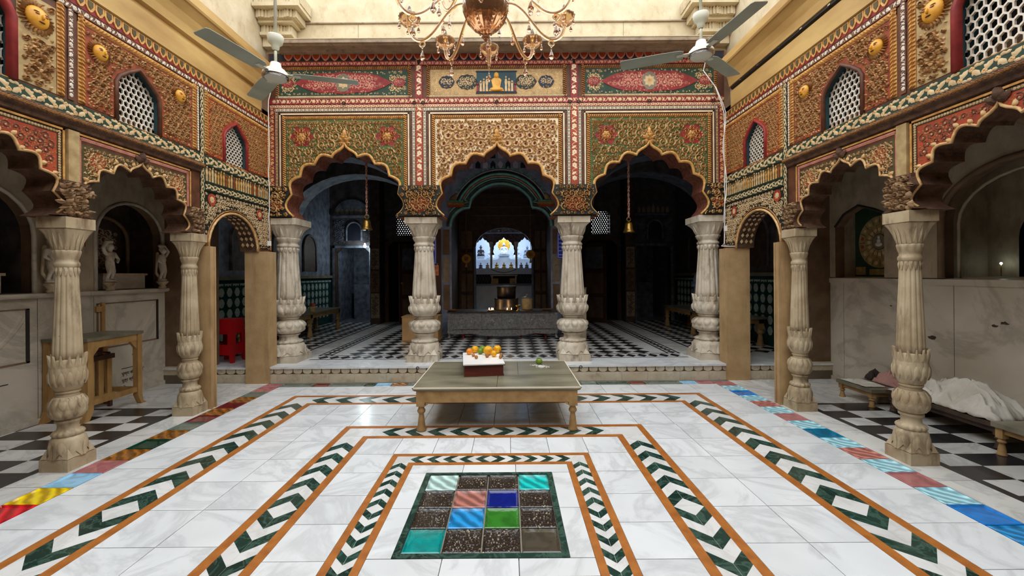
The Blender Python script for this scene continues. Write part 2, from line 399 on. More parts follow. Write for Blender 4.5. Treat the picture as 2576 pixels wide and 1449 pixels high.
def strip(fn, L, wd, style, g, h=0.003, h0=0.001, m=0, m2=None):
    # fn maps (s along, t across) to local (u,v); g takes (u,v,w)
    q = Geo(lambda a, b, c: (*fn(a, b), c)); m2 = m if m2 is None else m2
    if style == 'flower':
        p = wd*1.9; n = max(1, round(L/p)); p = L/n
        for i in range(n):
            s = (i+.5)*p; flower(q, s, 0, wd*.4, 6, h, h0, m, m2)
            d = 1 if i % 2 else -1
            leaf(q, s+p*.27, -d*wd*.42, d*1.0, wd*.85, wd*.36, h, h0, m); leaf(q, s+p*.74, d*wd*.42, -d*1.0+pi*0, wd*.5, wd*.26, h, h0, m)
            stroke(q, [(s+p*(.25+.1*k), d*wd*.36*cos(k*1.05)) for k in range(6)], wd*.05, h0+(h-h0)*.8, h0, m2)
    elif style == 'leaf':
        p = wd*.74; n = max(1, round(L/p)); p = L/n
        for i in range(n):
            s = i*p; d = 1 if i % 2 else -1
            leaf(q, s+p*.1, -d*wd*.34, d*.72, wd*.78, wd*.36, h, h0, m); leaf(q, s+p*.2, d*wd*.44, -d*.3, wd*.4, wd*.24, h, h0, m); leaf(q, s+p*.8, -d*wd*.4, d*.2, wd*.4, wd*.22, h, h0, m); leaf(q, s+p*.5, d*wd*.1, -d*.9, wd*.42, wd*.26, h, h0, m); flower(q, s+p*.85, d*wd*.22, wd*.2, 4, h, h0, m2)
    elif style == 'lattice':
        p = wd*1.1; n = max(1, round(L/p)); p = L/n
        for i in range(n):
            s = i*p
            stroke(q, [(s, -wd*.42), (s+p, wd*.42)], wd*.07, h, h0, m); stroke(q, [(s, wd*.42), (s+p, -wd*.42)], wd*.07, h, h0, m)
            for dx, dy in ((0, 0), (.5, .3), (.5, -.3)): flower(q, s+p*dx, dy*wd, wd*.17, 4, h, h0, m2, None, .78)
    elif style == 'rope':
        p = wd*.62; n = max(1, round(L/p)); p = L/n; k = wd*.5
        for i in range(n):
            s = i*p
            q.add([(s, -k, h0), (s+p*.7, -k, h0), (s+p*1.45, k, h0), (s+p*.75, k, h0), (s+p*.25, -k*.55, h), (s+p*.75, -k*.2, h), (s+p*1.1, k*.55, h), (s+p*.65, k*.3, h)],
                  [(4, 5, 6, 7), (0, 1, 5, 4), (1, 2, 6, 5), (2, 3, 7, 6), (3, 0, 4, 7)], m)
    elif style == 'bead':
        p = wd*.8; n = max(1, round(L/p)); p = L/n
        for i in range(n): flower(q, (i+.5)*p, 0, wd*.42, 5, h, h0, m)
    g.add(q.v, q.f, 0)
    g.mi[-len(q.f):] = q.mi; g.sm[-len(q.f):] = q.sm
def hband(F, u0, u1, v0, v1, style, bgm, m, m2, name, parent, h=0.004, base=0.0):
    g = Geo(F); g.box(u0, u1, v0, v1, base-0.001, base+0.003, 0)
    L, wd = ((u1-u0), (v1-v0)) if (u1-u0) >= (v1-v0) else ((v1-v0), (u1-u0))
    fn = (lambda s, t: (u0+s, (v0+v1)/2+t)) if (u1-u0) >= (v1-v0) else (lambda s, t: ((u0+u1)/2-t, v0+s))
    hh = base+0.003; strip(fn, L, wd*.94, style, g, hh+h, hh+.0003, 1, 2)
    return g.build(name, [bgm, m, m2], parent, 'stuff', recalc=False)
def frame_rect(F, u0, u1, v0, v1, wd, style, mats, name, parent, h=0.02, base=0.0, sides='LTR'):
    g = Geo(F); hh = base+0.004
    def run(a0, a1, b0, b1):
        g.box(a0, a1, b0, b1, base-.001, hh, 0)
        if style:
            L, w2 = ((a1-a0), (b1-b0)) if (a1-a0) >= (b1-b0) else ((b1-b0), (a1-a0))
            fn = (lambda s, t: (a0+s, (b0+b1)/2+t)) if (a1-a0) >= (b1-b0) else (lambda s, t: ((a0+a1)/2-t, b0+s))
            strip(fn, L, w2*.92, style, g, hh+h, hh+.0003, 1, 2 if len(mats) > 2 else 1)
    if 'L' in sides: run(u0, u0+wd, v0, v1)
    if 'R' in sides: run(u1-wd, u1, v0, v1)
    if 'T' in sides: run(u0, u1, v1-wd, v1)
    if 'B' in sides: run(u0, u1, v0, v0+wd)
    return g.build(name, mats, parent, 'stuff', recalc=False)
CUSPS = [(.176, -.185), (.419, -.284), (.617, -.446), (.743, -.689), (.715, -1.0)]
def arch_pts(cx, av, su=1.0, sv=1.0, bulge=0.31, n=7):
    half = [(0, 0), (.025, -.05), (.07, -.088), (.12, -.115), (.158, -.145), CUSPS[0]]
    for a, b in zip(CUSPS[:-1], CUSPS[1:]):
        dx, dy = b[0]-a[0], b[1]-a[1]; nx, ny = -dy, dx
        if nx*.5+ny*.3 < 0: nx, ny = -nx, -ny
        for i in range(1, n+1):
            t = i/n; q = sin(pi*t)*bulge
            half.append((a[0]+dx*t+nx*q, a[1]+dy*t+ny*q))
    R_ = [(cx+x*su, av+y*sv) for x, y in half]
    L_ = [(cx-x*su, av+y*sv) for x, y in half[1:]][::-1]
    return L_+R_          # left foot ... apex ... right foot
def lip(F, pts, r, mat, name, parent, w=0.005):
    P = [F(p[0], p[1], w) for p in pts]
    return Geo().tube(P, r, 6).build(name, [mat], parent)
def blobs(name, fn, mat, parent=None, voxel=0.01, **kw):
    g = Geo(); fn(g); o = g.build(name, [mat], parent, **kw)
    md = o.modifiers.new('fuse', 'REMESH'); md.mode = 'VOXEL'; md.voxel_size = voxel; md.use_smooth_shade = True
    sm = o.modifiers.new('soft', 'SMOOTH'); sm.iterations = 3; sm.factor = 0.5
    return o

# ================================================================ COURT FLOOR
fl = Geo().box(X0-4.5, X0+4.5, -0.6, 5.45, -0.12, -0.012).build('floor', ['grout'], None, 'structure', 'white marble court floor with inlaid orange and green chevron borders')
def slabs(x0, x1, y0, y1, nx, ny, mat='slab', z=0.0, parent=None, name='marble_slab', gap=0.0022, th=0.02):
    for i in range(nx):
        for j in range(ny):
            a, b = x0+(x1-x0)*i/nx, x0+(x1-x0)*(i+1)/nx; c, d = y0+(y1-y0)*j/ny, y0+(y1-y0)*(j+1)/ny
            if d < 1.25: continue
            block(name, parent or fl, mat, a+gap, b-gap, max(c, 1.0)+gap, d-gap, z-th, z+R.uniform(0, .0007))
def ring_slabs(ho, hi, nb, along):
    # slabs between two square rings: full-width rows front and back, columns at the sides
    n = max(1, round(2*ho/along)); m = max(1, round(2*hi/along))
    slabs(X0-ho, X0+ho, CY+hi, CY+ho, n, nb)
    slabs(X0-ho, X0-hi, CY-hi, CY+hi, nb, m); slabs(X0+hi, X0+ho, CY-hi, CY+hi, nb, m)
    slabs(X0-ho, X0+ho, CY-ho, CY-hi, n, nb)
RINGS = [(0.760, 0.193, 0.043, 0.123), (1.365, 0.292, 0.055, 0.200), (2.360, 0.345, 0.060, 0.262)]
ring_slabs(2.757, 2.360, 1, 0.36)
ring_slabs(2.015, 1.365, 2, 0.34)
ring_slabs(1.073, 0.760, 1, 0.31)
ring_slabs(0.567, 0.442, 1, 0.42)
def quad_piece(name, mat, poly, z0=-0.02, z1=0.0003):
    g = Geo(); g.prism(poly, z0, z1); return g.build(name, [mat], fl)
for ho, tot, ow, pitch in RINGS:
    hi = ho-tot
    for h1, h2 in ((ho, ho-ow), (hi+ow, hi)):
        for sd in range(4):
            if sd == 3: continue                       # behind the camera
            a = [(-h1, h1), (h1, h1), (h2, h2), (-h2, h2)]
            rot = {0: lambda p: (X0+p[0], CY+p[1]), 1: lambda p: (X0+p[1], CY-p[0]), 2: lambda p: (X0-p[1], CY+p[0])}[sd]
            quad_piece('orange_strip', 'orange_stone', [rot(p) for p in a])
    c0, c1 = hi+ow, ho-ow; c = c1-c0; cm = (c0+c1)/2; d = c*0.5; gl = pitch/2
    nmax = int((c0-0.01)/pitch)
    def chev(mat):
        g = Geo()
        for sg in (1, -1):
            e = 0.0008*sg
            P = [(0, sg*c/2), (d, e), (d-gl, e), (-gl, sg*c/2)]
            g.prism(P, -0.02, 0.0004)
        return g.mesh('chevron_tile', [mat])
    mg, mw = chev('green_marble'), chev('white_inlay')
    g = Geo(); g.prism([(d, 0), (0, c/2-.0008), (-d, 0), (0, -c/2+.0008)], -0.02, 0.0003); md = g.mesh('diamond_tile', ['white_inlay'])
    for sd in range(3):
        for sg in (1, -1):
            for k in range(nmax+1):
                for mesh, off in ((mg, gl), (mw, 2*gl)):
                    s = (k*pitch+off)*sg
                    if k == nmax and (mesh is mw or abs(s)+d > c0+ow): continue
                    if sd == 0: loc = (X0+s, CY+cm, 0); rz = 0 if sg > 0 else pi
                    else:
                        sx = 1 if sd == 1 else -1; loc = (X0+sx*cm, CY+s, 0); rz = pi/2*sg
                        if CY+s < 1.2: continue
                    o = link('chevron_tile' if mesh is mg else 'pale_chevron_tile', mesh, fl); o.location = loc; o.rotation_euler.z = rz
        o = link('diamond_tile', md, fl); o.location = (X0, CY+cm, 0) if sd == 0 else (X0+(cm if sd == 1 else -cm), CY, 0); o.rotation_euler.z = 0 if sd == 0 else pi/2
    # white bed under the inlay and its corner squares
    for sx in (-1, 1):
        e = c1-0.0008; f = nmax*pitch+gl+d*0.2
        block('corner_slab', fl, 'white_inlay', *( (X0+f, X0+e) if sx > 0 else (X0-e, X0-f)), CY+c0+.0008, CY+e, -0.02, 0)
        block('corner_slab', fl, 'white_inlay', *((X0+c0+.0008, X0+e) if sx > 0 else (X0-e, X0-c0-.0008)), CY+f, CY+c0, -0.02, 0)
    Geo().box(X0-c1, X0+c1, CY+c0, CY+c1, -0.011, -0.0006).box(X0-c1, X0-c0, 1.0, CY+c0, -0.011, -0.0006).box(X0+c0, X0+c1, 1.0, CY+c0, -0.011, -0.0006).build('inlay_bed', ['white_inlay'], fl)
# glass panel 4 x 4
for a, b, c_, d_ in ((-.442, .442, .408, .442), (-.442, .442, -.442, -.408), (-.442, -.408, -.408, .408), (.408, .442, -.408, .408)):
    block('panel_border', fl, 'green_marble', X0+a+.0006, X0+b-.0006, CY+c_+.0006, CY+d_-.0006, -0.03, 0.004)
def tile_mesh(mat):
    g = Geo(); e = .5
    z0, z1, z2 = 0.0, 1.0, 0.72
    o = [(-e, -e), (e, -e), (e, e), (-e, e)]; i1 = [(x*.94, y*.94) for x, y in o]; i2 = [(x*.84, y*.84) for x, y in o]
    vs = [(x, y, 0) for x, y in o]+[(x, y, z1*.9) for x, y in o]+[(x, y, z1) for x, y in i1]+[(x, y, z2) for x, y in i2]
    fs = [(r*4+i, r*4+(i+1) % 4, r*4+4+(i+1) % 4, r*4+4+i) for r in range(3) for i in range(4)]+[(12, 13, 14, 15)]
    g.add(vs, fs); return g.mesh('glass_tile', [mat])
TM = {}
def gtile(cx, cy, dx, dy, col, z=0.0, top=0.004):
    if col not in TM: TM[col] = tile_mesh(GT[col])
    o = link('glass_tile', TM[col], fl); o.location = (cx, cy, z-0.03); o.scale = (dx, dy, 0.03+top); return o
rows = [['aqua_pale', 'bubble', 'bubble', 'aqua'], ['bubble', 'rose', 'blue', 'bubble'], ['bubble', 'sky', 'leaf', 'bubble'], ['teal', 'bubble', 'bubble', 'smoke']]
for j, rw in enumerate(rows):
    for i, cn in enumerate(rw): gtile(X0-.306+i*.204, CY+.306-j*.204, .196, .196, cn)
block('panel_bed', fl, 'stone_edge', X0-.408, X0+.408, CY-.408, CY+.408, -0.04, -0.012)
# coloured glass strips along the sides
LS = ['pale_blue', 'yellow', 'red', 'yellow', 'pale_blue', 'pink', 'amber', 'forest', 'amber', 'grey_green', 'maroon', 'amber', 'maroon', 'amber', 'grey_green', 'pink', 'maroon', 'grey_green', 'pink', 'grey_green']
RS = ['sky', 'azure', 'cyan_pale', 'pink', 'cyan_pale', 'salmon', 'cyan_pale', 'deep_cyan', 'cyan_pale', 'pink', 'cyan_pale', 'salmon', 'cyan_pale', 'azure', 'cyan_pale', 'pink', 'cyan_pale', 'grey_green', 'pink', 'grey_green']
for k in range(20):
    y = 2.154+.204*(k-1)+.102-.0
    if y > 5.2: break
    gtile(X0-2.872, y+.0, .222, .198, LS[k]); gtile(X0+2.872, y+.16-.03, .222, .198, RS[k])
x = X0-2.98; k = 0
for wd, cn in zip([.2, .42, .2, .46, .14, .2, .2, .46, .2, .2, .3, .2, .46, .2, .2, .2, .42, .2, .46, .2, .2, .3, .2], ['pink', 'grey_green', 'maroon', 'grey_green', 'forest', 'pale_blue', 'amber', 'grey_green', 'pale_blue', 'amber', 'grey_green', 'pale_blue', 'forest', 'amber', 'grey_green', 'grey_green', 'forest', 'maroon', 'grey_green', 'pale_blue', 'pink', 'grey_green', 'pink']):
    if x+wd > X0+2.98: break
    gtile(x+wd/2, 5.305, wd-.006, .15, cn); x += wd
for a, b in ((-2.987, -2.757), (2.757, 2.987)): block('glass_strip_bed', fl, 'stone_edge', X0+a, X0+b, 1.0, 5.23, -0.04, -0.012)
block('glass_strip_bed', fl, 'stone_edge', X0-2.99, X0+2.99, 5.225, 5.385, -0.04, -0.0124)
for sx in (-1, 1):
    a, b = sorted((sx*2.987, sx*3.245))
    slabs(X0+a, X0+b, 1.0, 5.43, 1, 5, 'slab_side', 0.0005)
    # black line, then the long checker of the gallery
    a, b = sorted((sx*3.245, sx*3.305)); block('black_line', fl, 'black_marble', X0+a, X0+b, 1.0, 4.38, -.02, .0008)
    a, b = sorted((sx*3.245, sx*4.4)); block('black_line', fl, 'black_marble', X0+a, X0+b, 4.381, 4.43, -.02, .0008)
    a, b = sorted((sx*3.245, sx*4.4)); slabs(X0+a, X0+b, 4.431, 5.43, 2, 2, 'slab_side', 0.0003)
    us = [3.306, 3.54, 3.94, 4.34, 4.42]
    for i in range(4):
        for j in range(13):
            y1 = 4.38-.2*j; a, b = sorted((sx*us[i], sx*us[i+1]))
            block('checker_tile', fl, 'black_marble' if (i+j) % 2 else 'slab_side', X0+a+.0008, X0+b-.0008, y1-.2+.0008, y1-.0008, -.02, .0004)

# ================================================================ RAISED HALL FLOOR AND STEP
HF = 0.205
hf = Geo().box(X0-4.45, X0+4.45, 5.468, 12.6, -0.05, HF-.03).box(X0-4.45, X0+4.45, 5.47, 12.6, HF-.03, HF-.0005).build('floor_hall', ['white_inlay'], None, 'structure', 'raised hall floor of black and white diamond marble behind the step')
k = 0; x = -4.42
while x < 4.4:
    wd = R.choice([.34, .38, .42]); block('riser_block', hf, 'step_marble', X0+x+.001, X0+x+wd-.001, 5.440, 5.467, 0.0, 0.112); x += wd
Geo().box(X0-4.42, X0+4.42, 5.464, 5.47, .108, .185).build('riser_frieze', ['brown_plaster'], hf)
g = Geo(); n = 9
pl = [(-.056, .03), (.056, .03)]+[(.056*cos(pi*i/n)*(1 if i else 1), -.038*sin(pi*i/n)**.8) for i in range(n+1)]
g.prism([(a, b) for a, b in pl], -0.012, 0.012, axis=1); sm = g.mesh('scallop', ['step_marble'])
for i in range(71):
    o = link('scallop', sm, hf); o.location = (X0-4.375+.125*i, 5.453, .153)
x = -4.42
while x < 4.4:
    wd = R.choice([.9, 1.1, 1.3]); wd = min(wd, 4.42-x); block('nosing_slab', hf, 'slab', X0+x+.001, X0+x+wd-.001, 5.425, 5.90, .182, HF); x += wd
for y0, y1 in ((5.905, 5.935), (6.175, 6.205)): block('black_line', hf, 'black_marble', X0-2.7, X0+2.7, y0, y1, HF-.01, HF+.0008)
for sx in (-1, 1):
    for a, b in ((2.50, 2.53), (2.67, 2.70), (3.02, 3.06)): 
        p, q = sorted((sx*a, sx*b)); block('black_line', hf, 'black_marble', X0+p, X0+q, 6.205, 10.5, HF-.01, HF+.0008)
    p, q = sorted((sx*2.71, sx*3.01)); slabs(X0+p, X0+q, 6.0, 10.5, 1, 8, 'slab_side', HF+.0006, hf, 'border_slab')
def diamond(r, rx=None):
    rx = rx or r; g = Geo(); g.prism([(rx, 0), (0, r), (-rx, 0), (0, -r)], -.012, 0.0007); return g.mesh('black_tile', ['black_marble'])
D = .27; dm = diamond(D/2*.99)
for i in range(-9, 10):
    for j in range(16):
        if abs(i*D)+D/2 <= 2.52:
            o = link('black_tile', dm, hf); o.location = (X0+i*D, 6.34+j*D, HF)
g = Geo()
for i in range(-16, 17):
    q = .16; c = (X0+i*q, 6.055, HF); g.add([(c[0]+q/2, c[1], HF+.0007), (c[0], c[1]+.11, HF+.0007), (c[0]-q/2, c[1], HF+.0007), (c[0], c[1]-.11, HF+.0007)], [(0, 1, 2, 3)])
for sx in (-1, 1):
    for j in range(26): 
        c = (X0+sx*2.6, 6.3+j*.16); g.add([(c[0]+.07, c[1], HF+.0007), (c[0], c[1]+.08, HF+.0007), (c[0]-.07, c[1], HF+.0007), (c[0], c[1]-.08, HF+.0007)], [(0, 1, 2, 3)])
    for i in range(5):
        for j in range(17):
            c = (X0+sx*(3.2+i*.26), 6.3+j*.26); g.add([(c[0]+.13, c[1], HF+.0007), (c[0], c[1]+.13, HF+.0007), (c[0]-.13, c[1], HF+.0007), (c[0], c[1]-.13, HF+.0007)], [(0, 1, 2, 3)])
g.build('border_diamonds', ['black_marble'], hf, 'stuff')
# iron rings on the step edge
def ring(name, c, r, t, axis, mat, parent):
    pts = []
    for i in range(14):
        a = 2*pi*i/14; u, v = r*cos(a), r*sin(a); pts.append((c[0]+u, c[1], c[2]+v) if axis == 'y' else (c[0]+u, c[1]+v, c[2]))
    return Geo().tube(pts, t, 6, closed=True).build(name, [mat], parent)
for u in (-3.0, -1.05, 1.08, 3.02): ring('tether_ring', (X0+u, 5.42, .185), .018, .004, 'y', 'iron', hf)

# ================================================================ BACK FACADE
AR = [(-2.08, .985), (0, 1.02), (2.08, .985)]; AV = 3.204
A = [arch_pts(c, AV, s) for c, s in AR]
top = 4.44
def facade_outline(v0):
    p = [(-3.12, top), (-3.12, v0)]
    for a in A: p += [(a[0][0], v0)]+a[1:-1]+[(a[-1][0], v0)]
    return p+[(3.12, v0), (3.12, top)]
g = Geo(FB); g.prism(facade_outline(2.19), -.36, 0, 0, 1)
wb = g.build('wall_back', ['brown_paint', 'intrados'], None, 'structure', 'painted and gilded back facade with three cusped arches over marble columns')
def spandrel(F, parent, arch, u0, u1, v0, v1, bgm, r, h, seed, mats, extra=None, name='spandrel_relief', dens=1.0, base=0.003):
    inn = [p for p in arch if p[1] > v0]
    # foot points where the arch crosses v0
    poly = [(u0, v0), (inn[0][0], v0)]+inn+[(inn[-1][0], v0), (u1, v0), (u1, v1), (u0, v1)]
    Geo(F).prism(poly, base-.004, base).build('spandrel_panel', [bgm], parent)
    cx = (inn[0][0]+inn[-1][0])/2; cz = v0
    mg = [(cx+(x-cx)*1.05, cz+(y-cz)*1.05) for x, y in inn]; mg = [(mg[0][0], v0-1)]+mg+[(mg[-1][0], v0-1)]
    e = .012
    ins = lambda x, y: u0+e < x < u1-e and v0+e < y < v1-e and not pip(mg, x, y) and all(((x-a)/.15)**2+((y-b)/.14)**2 > 1 for a, b in (extra or ()))
    g = Geo(F); dn = vines(g, ins, (u0, u1, v0, v1), r, base+h, seed, 0, 1, 2, base+.0005, dens)
    if r > .05:
        i2 = lambda x, y: ins(x, y) and all((x-a)**2+(y-b)**2 > (q*.98)**2 for a, b, q in dn)
        vines(g, i2, (u0, u1, v0, v1), r*.36, base+h*.7, seed+1, 0, 1, 1, base+.0005, .6)
    g.build(name, mats, parent, 'stuff', recalc=False)
    return ins
for i, a in enumerate(A):
    c = AR[i][0]; hw = .84 if i == 1 else .80; FH = .94 if i == 1 else .90
    u0, u1 = c-hw, c+hw
    if i == 1: spandrel(FB, wb, a, u0, u1, 2.60, 3.53, 'cream_paint', .064, .026, 11, ['tan_relief', 'gold', 'orange_red_paint'], dens=1.0)
    else:
        spandrel(FB, wb, a, u0, u1, 2.60, 3.53, 'green_paint', .064, .03, 21+i, ['tan_relief', 'tan_relief', 'gold'], [(c-.585, 3.30), (c+.585, 3.30)], dens=1.0)
        for q in (-1, 1):
            g = Geo(FB); pts = [(c+q*.585+.15*cos(2*pi*k/24)*(1+.12*cos(k*pi/2)), 3.30+.135*sin(2*pi*k/24)*(1+.12*cos(k*pi/2))) for k in range(24)]
            g.prism(pts, .002, .0045); g.build('red_cartouche', ['red_paint'], wb)
            g = Geo(FB); cx_ = c+q*.585; flower(g, cx_, 3.30, .06, 6, .03, .005, 0, 0)
            for m_ in range(6): a_ = m_*pi/3+.5; scroll(g, cx_+.088*cos(a_), 3.30+.082*sin(a_), .034, a_, 1 if m_ % 2 else -1, .026, .005, 0, 0, 0, R, False)
            g.build('cartouche_scrollwork', ['gold'], wb, 'stuff', recalc=False)
    frame_rect(FB, c-hw-.052, c+hw+.052, 2.60, 3.582, .05, 'rope', ['brown_paint', 'gold'], 'rope_moulding', wb, .022)
    frame_rect(FB, c-hw-.085, c+hw+.085, 2.60, 3.615, .018, None, ['cream_paint'], 'cream_fillet', wb, .0, .012)
    lip(FB, [p for p in a if p[1] > 2.2], .020, 'gold', 'arch_lip', wb, .008)
    g = Geo(FB); g.add([], [])
    flower(g, c, AV+.075, .055, 5, .05, .01, 0, 1, pi/2); leaf(g, c, AV+.06, pi/2, .15, .07, .05, .01, 0)
    for q in (-1, 1): leaf(g, c, AV+.02, pi/2+q*.95, .12, .05, .045, .01, 0); leaf(g, c, AV+.01, pi/2+q*1.7, .10, .045, .04, .01, 0)
    g.build('apex_flower', ['gold', 'gold_bright'], wb, recalc=False)
# brackets over the columns
def bracket(F, parent, poly, red, seed, w=.05, r=.05, mats=('black_green_paint', 'tan_relief', 'gold')):
    Geo(F).prism(poly, -.02, w, 0, 0).build('bracket_block', [mats[0]], parent)
    xs = [p[0] for p in poly]; ys = [p[1] for p in poly]; cx, cy = (min(xs)+max(xs))/2, (min(ys)+max(ys))/2
    if red:
        Geo(F).prism([(red[0]+red[2]*cos(2*pi*k/20)*(1+.15*cos(k*pi*.6)), red[1]+red[2]*.8*sin(2*pi*k/20)) for k in range(20)], w, w+.002).build('red_cartouche', ['red_paint'], parent)
    g = Geo(F); vines(g, lambda x, y: pip(poly, cx+(x-cx)*1.04, cy+(y-cy)*1.03), (min(xs), max(xs), min(ys), max(ys)), r, w+.034, seed, 0, 1, 0, w+.002, 1)
    g.build('bracket_scrollwork', [mats[1], mats[2]], parent, 'stuff', recalc=False)
def foot(a, side):      # lower part of an arch edge
    pts = [p for p in a if p[1] < 2.62]
    lo = [p for p in pts if p[0] < (a[0][0]+a[-1][0])/2]; hi = [p for p in pts if p[0] > (a[0][0]+a[-1][0])/2]
    return lo if side == 'L' else hi
for k in range(2):
    l = foot(A[k], 'R'); r_ = foot(A[k+1], 'L')
    poly = l+r_; cx = (l[-1][0]+r_[0][0])/2
    poly = [(x+.012*(1 if x > cx else -1)*0, y) for x, y in poly]
    bracket(FB, wb, poly, (cx, 2.36, .13), 31+k)
bracket(FB, wb, foot(A[0], 'L')[::1]+[(-3.10, 2.62), (-3.10, 2.20)], (-3.0, 2.36, .08), 41)
bracket(FB, wb, foot(A[2], 'R')+[(3.10, 2.20), (3.10, 2.62)], (3.0, 2.36, .08), 42)
# painted bands
for s in (-1, 1):
    c = s*1.06
    hband(FB, c-.048, c+.048, 2.62, 3.69, 'flower', 'orange_red_paint', 'cream_paint', 'pale_relief', 'flower_band', wb, .003, .004)
    for q in (-1, 1):
        a, b = sorted((c+q*.052, c+q*.098)); hband(FB, a, b, 2.62, 3.64, 'lattice', 'navy_paint', 'cream_paint', 'cream_paint', 'lattice_band', wb, .002, .003)
    a, b = sorted((s*2.985, s*3.03)); hband(FB, a, b, 2.62, 3.64, 'lattice', 'navy_paint', 'tan_relief', 'tan_relief', 'lattice_band', wb, .002, .003)
    a, b = sorted((s*3.035, s*3.10)); hband(FB, a, b, 2.2, 3.69, 'flower', 'red_paint', 'tan_relief', 'tan_relief', 'flower_band', wb, .003, .004)
    hband(FB, c-.048, c+.048, 3.80, 4.32, 'flower', 'red_paint', 'cream_paint', 'pale_relief', 'flower_band', wb, .003, .008)
hband(FB, -3.03, 3.03, 3.64, 3.69, 'lattice', 'navy_paint', 'cream_paint', 'cream_paint', 'lattice_band', wb, .002, .002)
hband(FB, -3.10, 3.10, 3.69, 3.735, 'leaf', 'orange_red_paint', 'cream_paint', 'pale_relief', 'leaf_band', wb, .003, .006)
hband(FB, -3.10, 3.10, 3.74, 3.815, 'flower', 'red_paint', 'pale_relief', 'cream_paint', 'flower_band', wb, .003, .012)
hband(FB, -3.10, 3.10, 4.262, 4.322, 'flower', 'red_paint', 'pink_paint', 'pale_relief', 'flower_band', wb, .003, .010)
def medallion(F, c, v, a, b, parent, name, mat, seed, mv, base=.004, r=.03):
    pts = []
    for k in range(48):
        t = 2*pi*k/48; q = abs(cos(t))
        x = a*cos(t); y = b*sin(t)*(1 if q < .72 else max(.0, 1-(q-.72)*2.2)); y *= 1+.06*cos(12*t)
        pts.append((c+x, v+y))
    Geo(F).prism(pts, base-.002, base+.003).build(name, [mat], parent)
    g = Geo(F); vines(g, lambda x, y: pip(pts, c+(x-c)*1.05, v+(y-v)*1.12), (c-a, c+a, v-b, v+b), r, base+.009, seed, 0, 0, 1, base+.0035)
    g.build(name+'_vine', mv, parent, 'stuff', recalc=False)
for i, (u0, u1) in enumerate(((-3.02, -1.16), (-.96, .96), (1.16, 3.02))):
    c = (u0+u1)/2
    frame_rect(FB, u0, u1, 3.822, 4.258, .052, 'rope', ['brown_paint', 'gold_dark'], 'rope_moulding', wb, .018, sides='LTR')
    frame_rect(FB, u0, u1, 3.822, 3.856, .034, 'rope', ['gold_dark', 'cream_paint'], 'rope_moulding', wb, .012, sides='B')
    a0, a1, b0, b1 = u0+.055, u1-.055, 3.858, 4.204
    Geo(FB).box(a0, a1, b0, b1, -.001, .003).build('frieze_panel', ['tan_ground' if i == 1 else 'dark_green_paint'], wb)
    if i == 1:
        g = Geo(FB); vines(g, lambda x, y: a0 < x < a1 and b0 < y < b1 and abs(x) > .26, (a0, a1, b0, b1), .036, .006, 51, 0, 0, 0, .0032); g.build('frieze_vine', ['tan_relief'], wb, 'stuff', recalc=False)
        for q in (-1, 1):
            medallion(FB, q*.40, 4.03, .15, .10, wb, 'frieze_leafwork', 'black_green_paint', 52+q, ['pale_relief', 'cream_paint'], .006, .034)
            medallion(FB, q*.68, 4.03, .11, .085, wb, 'frieze_leafwork', 'navy_paint', 55+q, ['pale_relief', 'pale_relief'], .006, .04)
        Geo(FB).box(-.27, .27, 3.89, 4.17, .001, .006).build('figure_panel', ['teal_paint'], wb)
        g = Geo(FB); g.box(-.28, .28, 3.872, 3.892, .001, .012).box(-.28, .28, 4.165, 4.18, .001, .012); g.build('figure_frame', ['navy_paint'], wb)
        g = Geo(FB); fig = [(0, .055), (0, .02)]
        g.prism([(.105, 3.90), (.085, 3.94), (.05, 3.955), (.06, 4.0), (.07, 4.05), (.045, 4.075), (.025, 4.08), (.035, 4.11), (.025, 4.145), (0, 4.16), (-.025, 4.145), (-.035, 4.11), (-.025, 4.08), (-.045, 4.075), (-.07, 4.05), (-.06, 4.0), (-.05, 3.955), (-.085, 3.94), (-.105, 3.90)], .006, .016)
        g.ell((0, 4.115, .018), (.03, .036, .016)); g.ell((0, 3.92, .018), (.09, .018, .014)); g.build('seated_figure_relief', ['gold_bright'], wb)
        for q in (-1, 1):
            for k, mt in enumerate(('pale_relief', 'tan_relief', 'pale_relief', 'red_paint')):
                x = q*(.13+.042*k); h = .22-.03*k
                g = Geo(FB); g.prism([(x-.016, 3.90), (x-.012, 3.98), (x-.018, 4.03), (x-.01, 3.9+h-.05), (x+.01, 3.9+h-.05), (x+.018, 4.03), (x+.012, 3.98), (x+.016, 3.90)], .006, .011); g.ell((x, 3.9+h-.03, .012), (.012, .016, .008)); g.build('standing_figure_relief', [mt], wb)
    else:
        ins = lambda x, y: a0+.01 < x < a1-.01 and b0+.01 < y < b1-.01 and not (abs(x-c) < .62 and abs(y-4.03) < .13)
        g = Geo(FB); vines(g, ins, (a0, a1, b0, b1), .042, .007, 60+i, 0, 1, 0, .0032); g.build('frieze_vine', ['tan_relief', 'pale_relief'], wb, 'stuff', recalc=False)
        medallion(FB, c, 4.03, .66, .145, wb, 'frieze_cartouche', 'red_paint', 62+i, ['pink_paint', 'pale_relief'], .006, .05)
        for q in (-1, 1): medallion(FB, c+q*.76, 4.03, .09, .06, wb, 'frieze_rosette', 'red_paint', 66+i, ['pink_paint', 'pale_relief'], .006, .03)
        g = Geo(FB); g.prism([(c+.10*cos(2*pi*k/20), 4.03+.125*sin(2*pi*k/20)) for k in range(20)], .008, .014, 0); flower(g, c, 4.03, .085, 8, .02, .0145, 1, 2); g.build('frieze_rosette', ['grey_stone', 'pale_relief', 'gold'], wb)
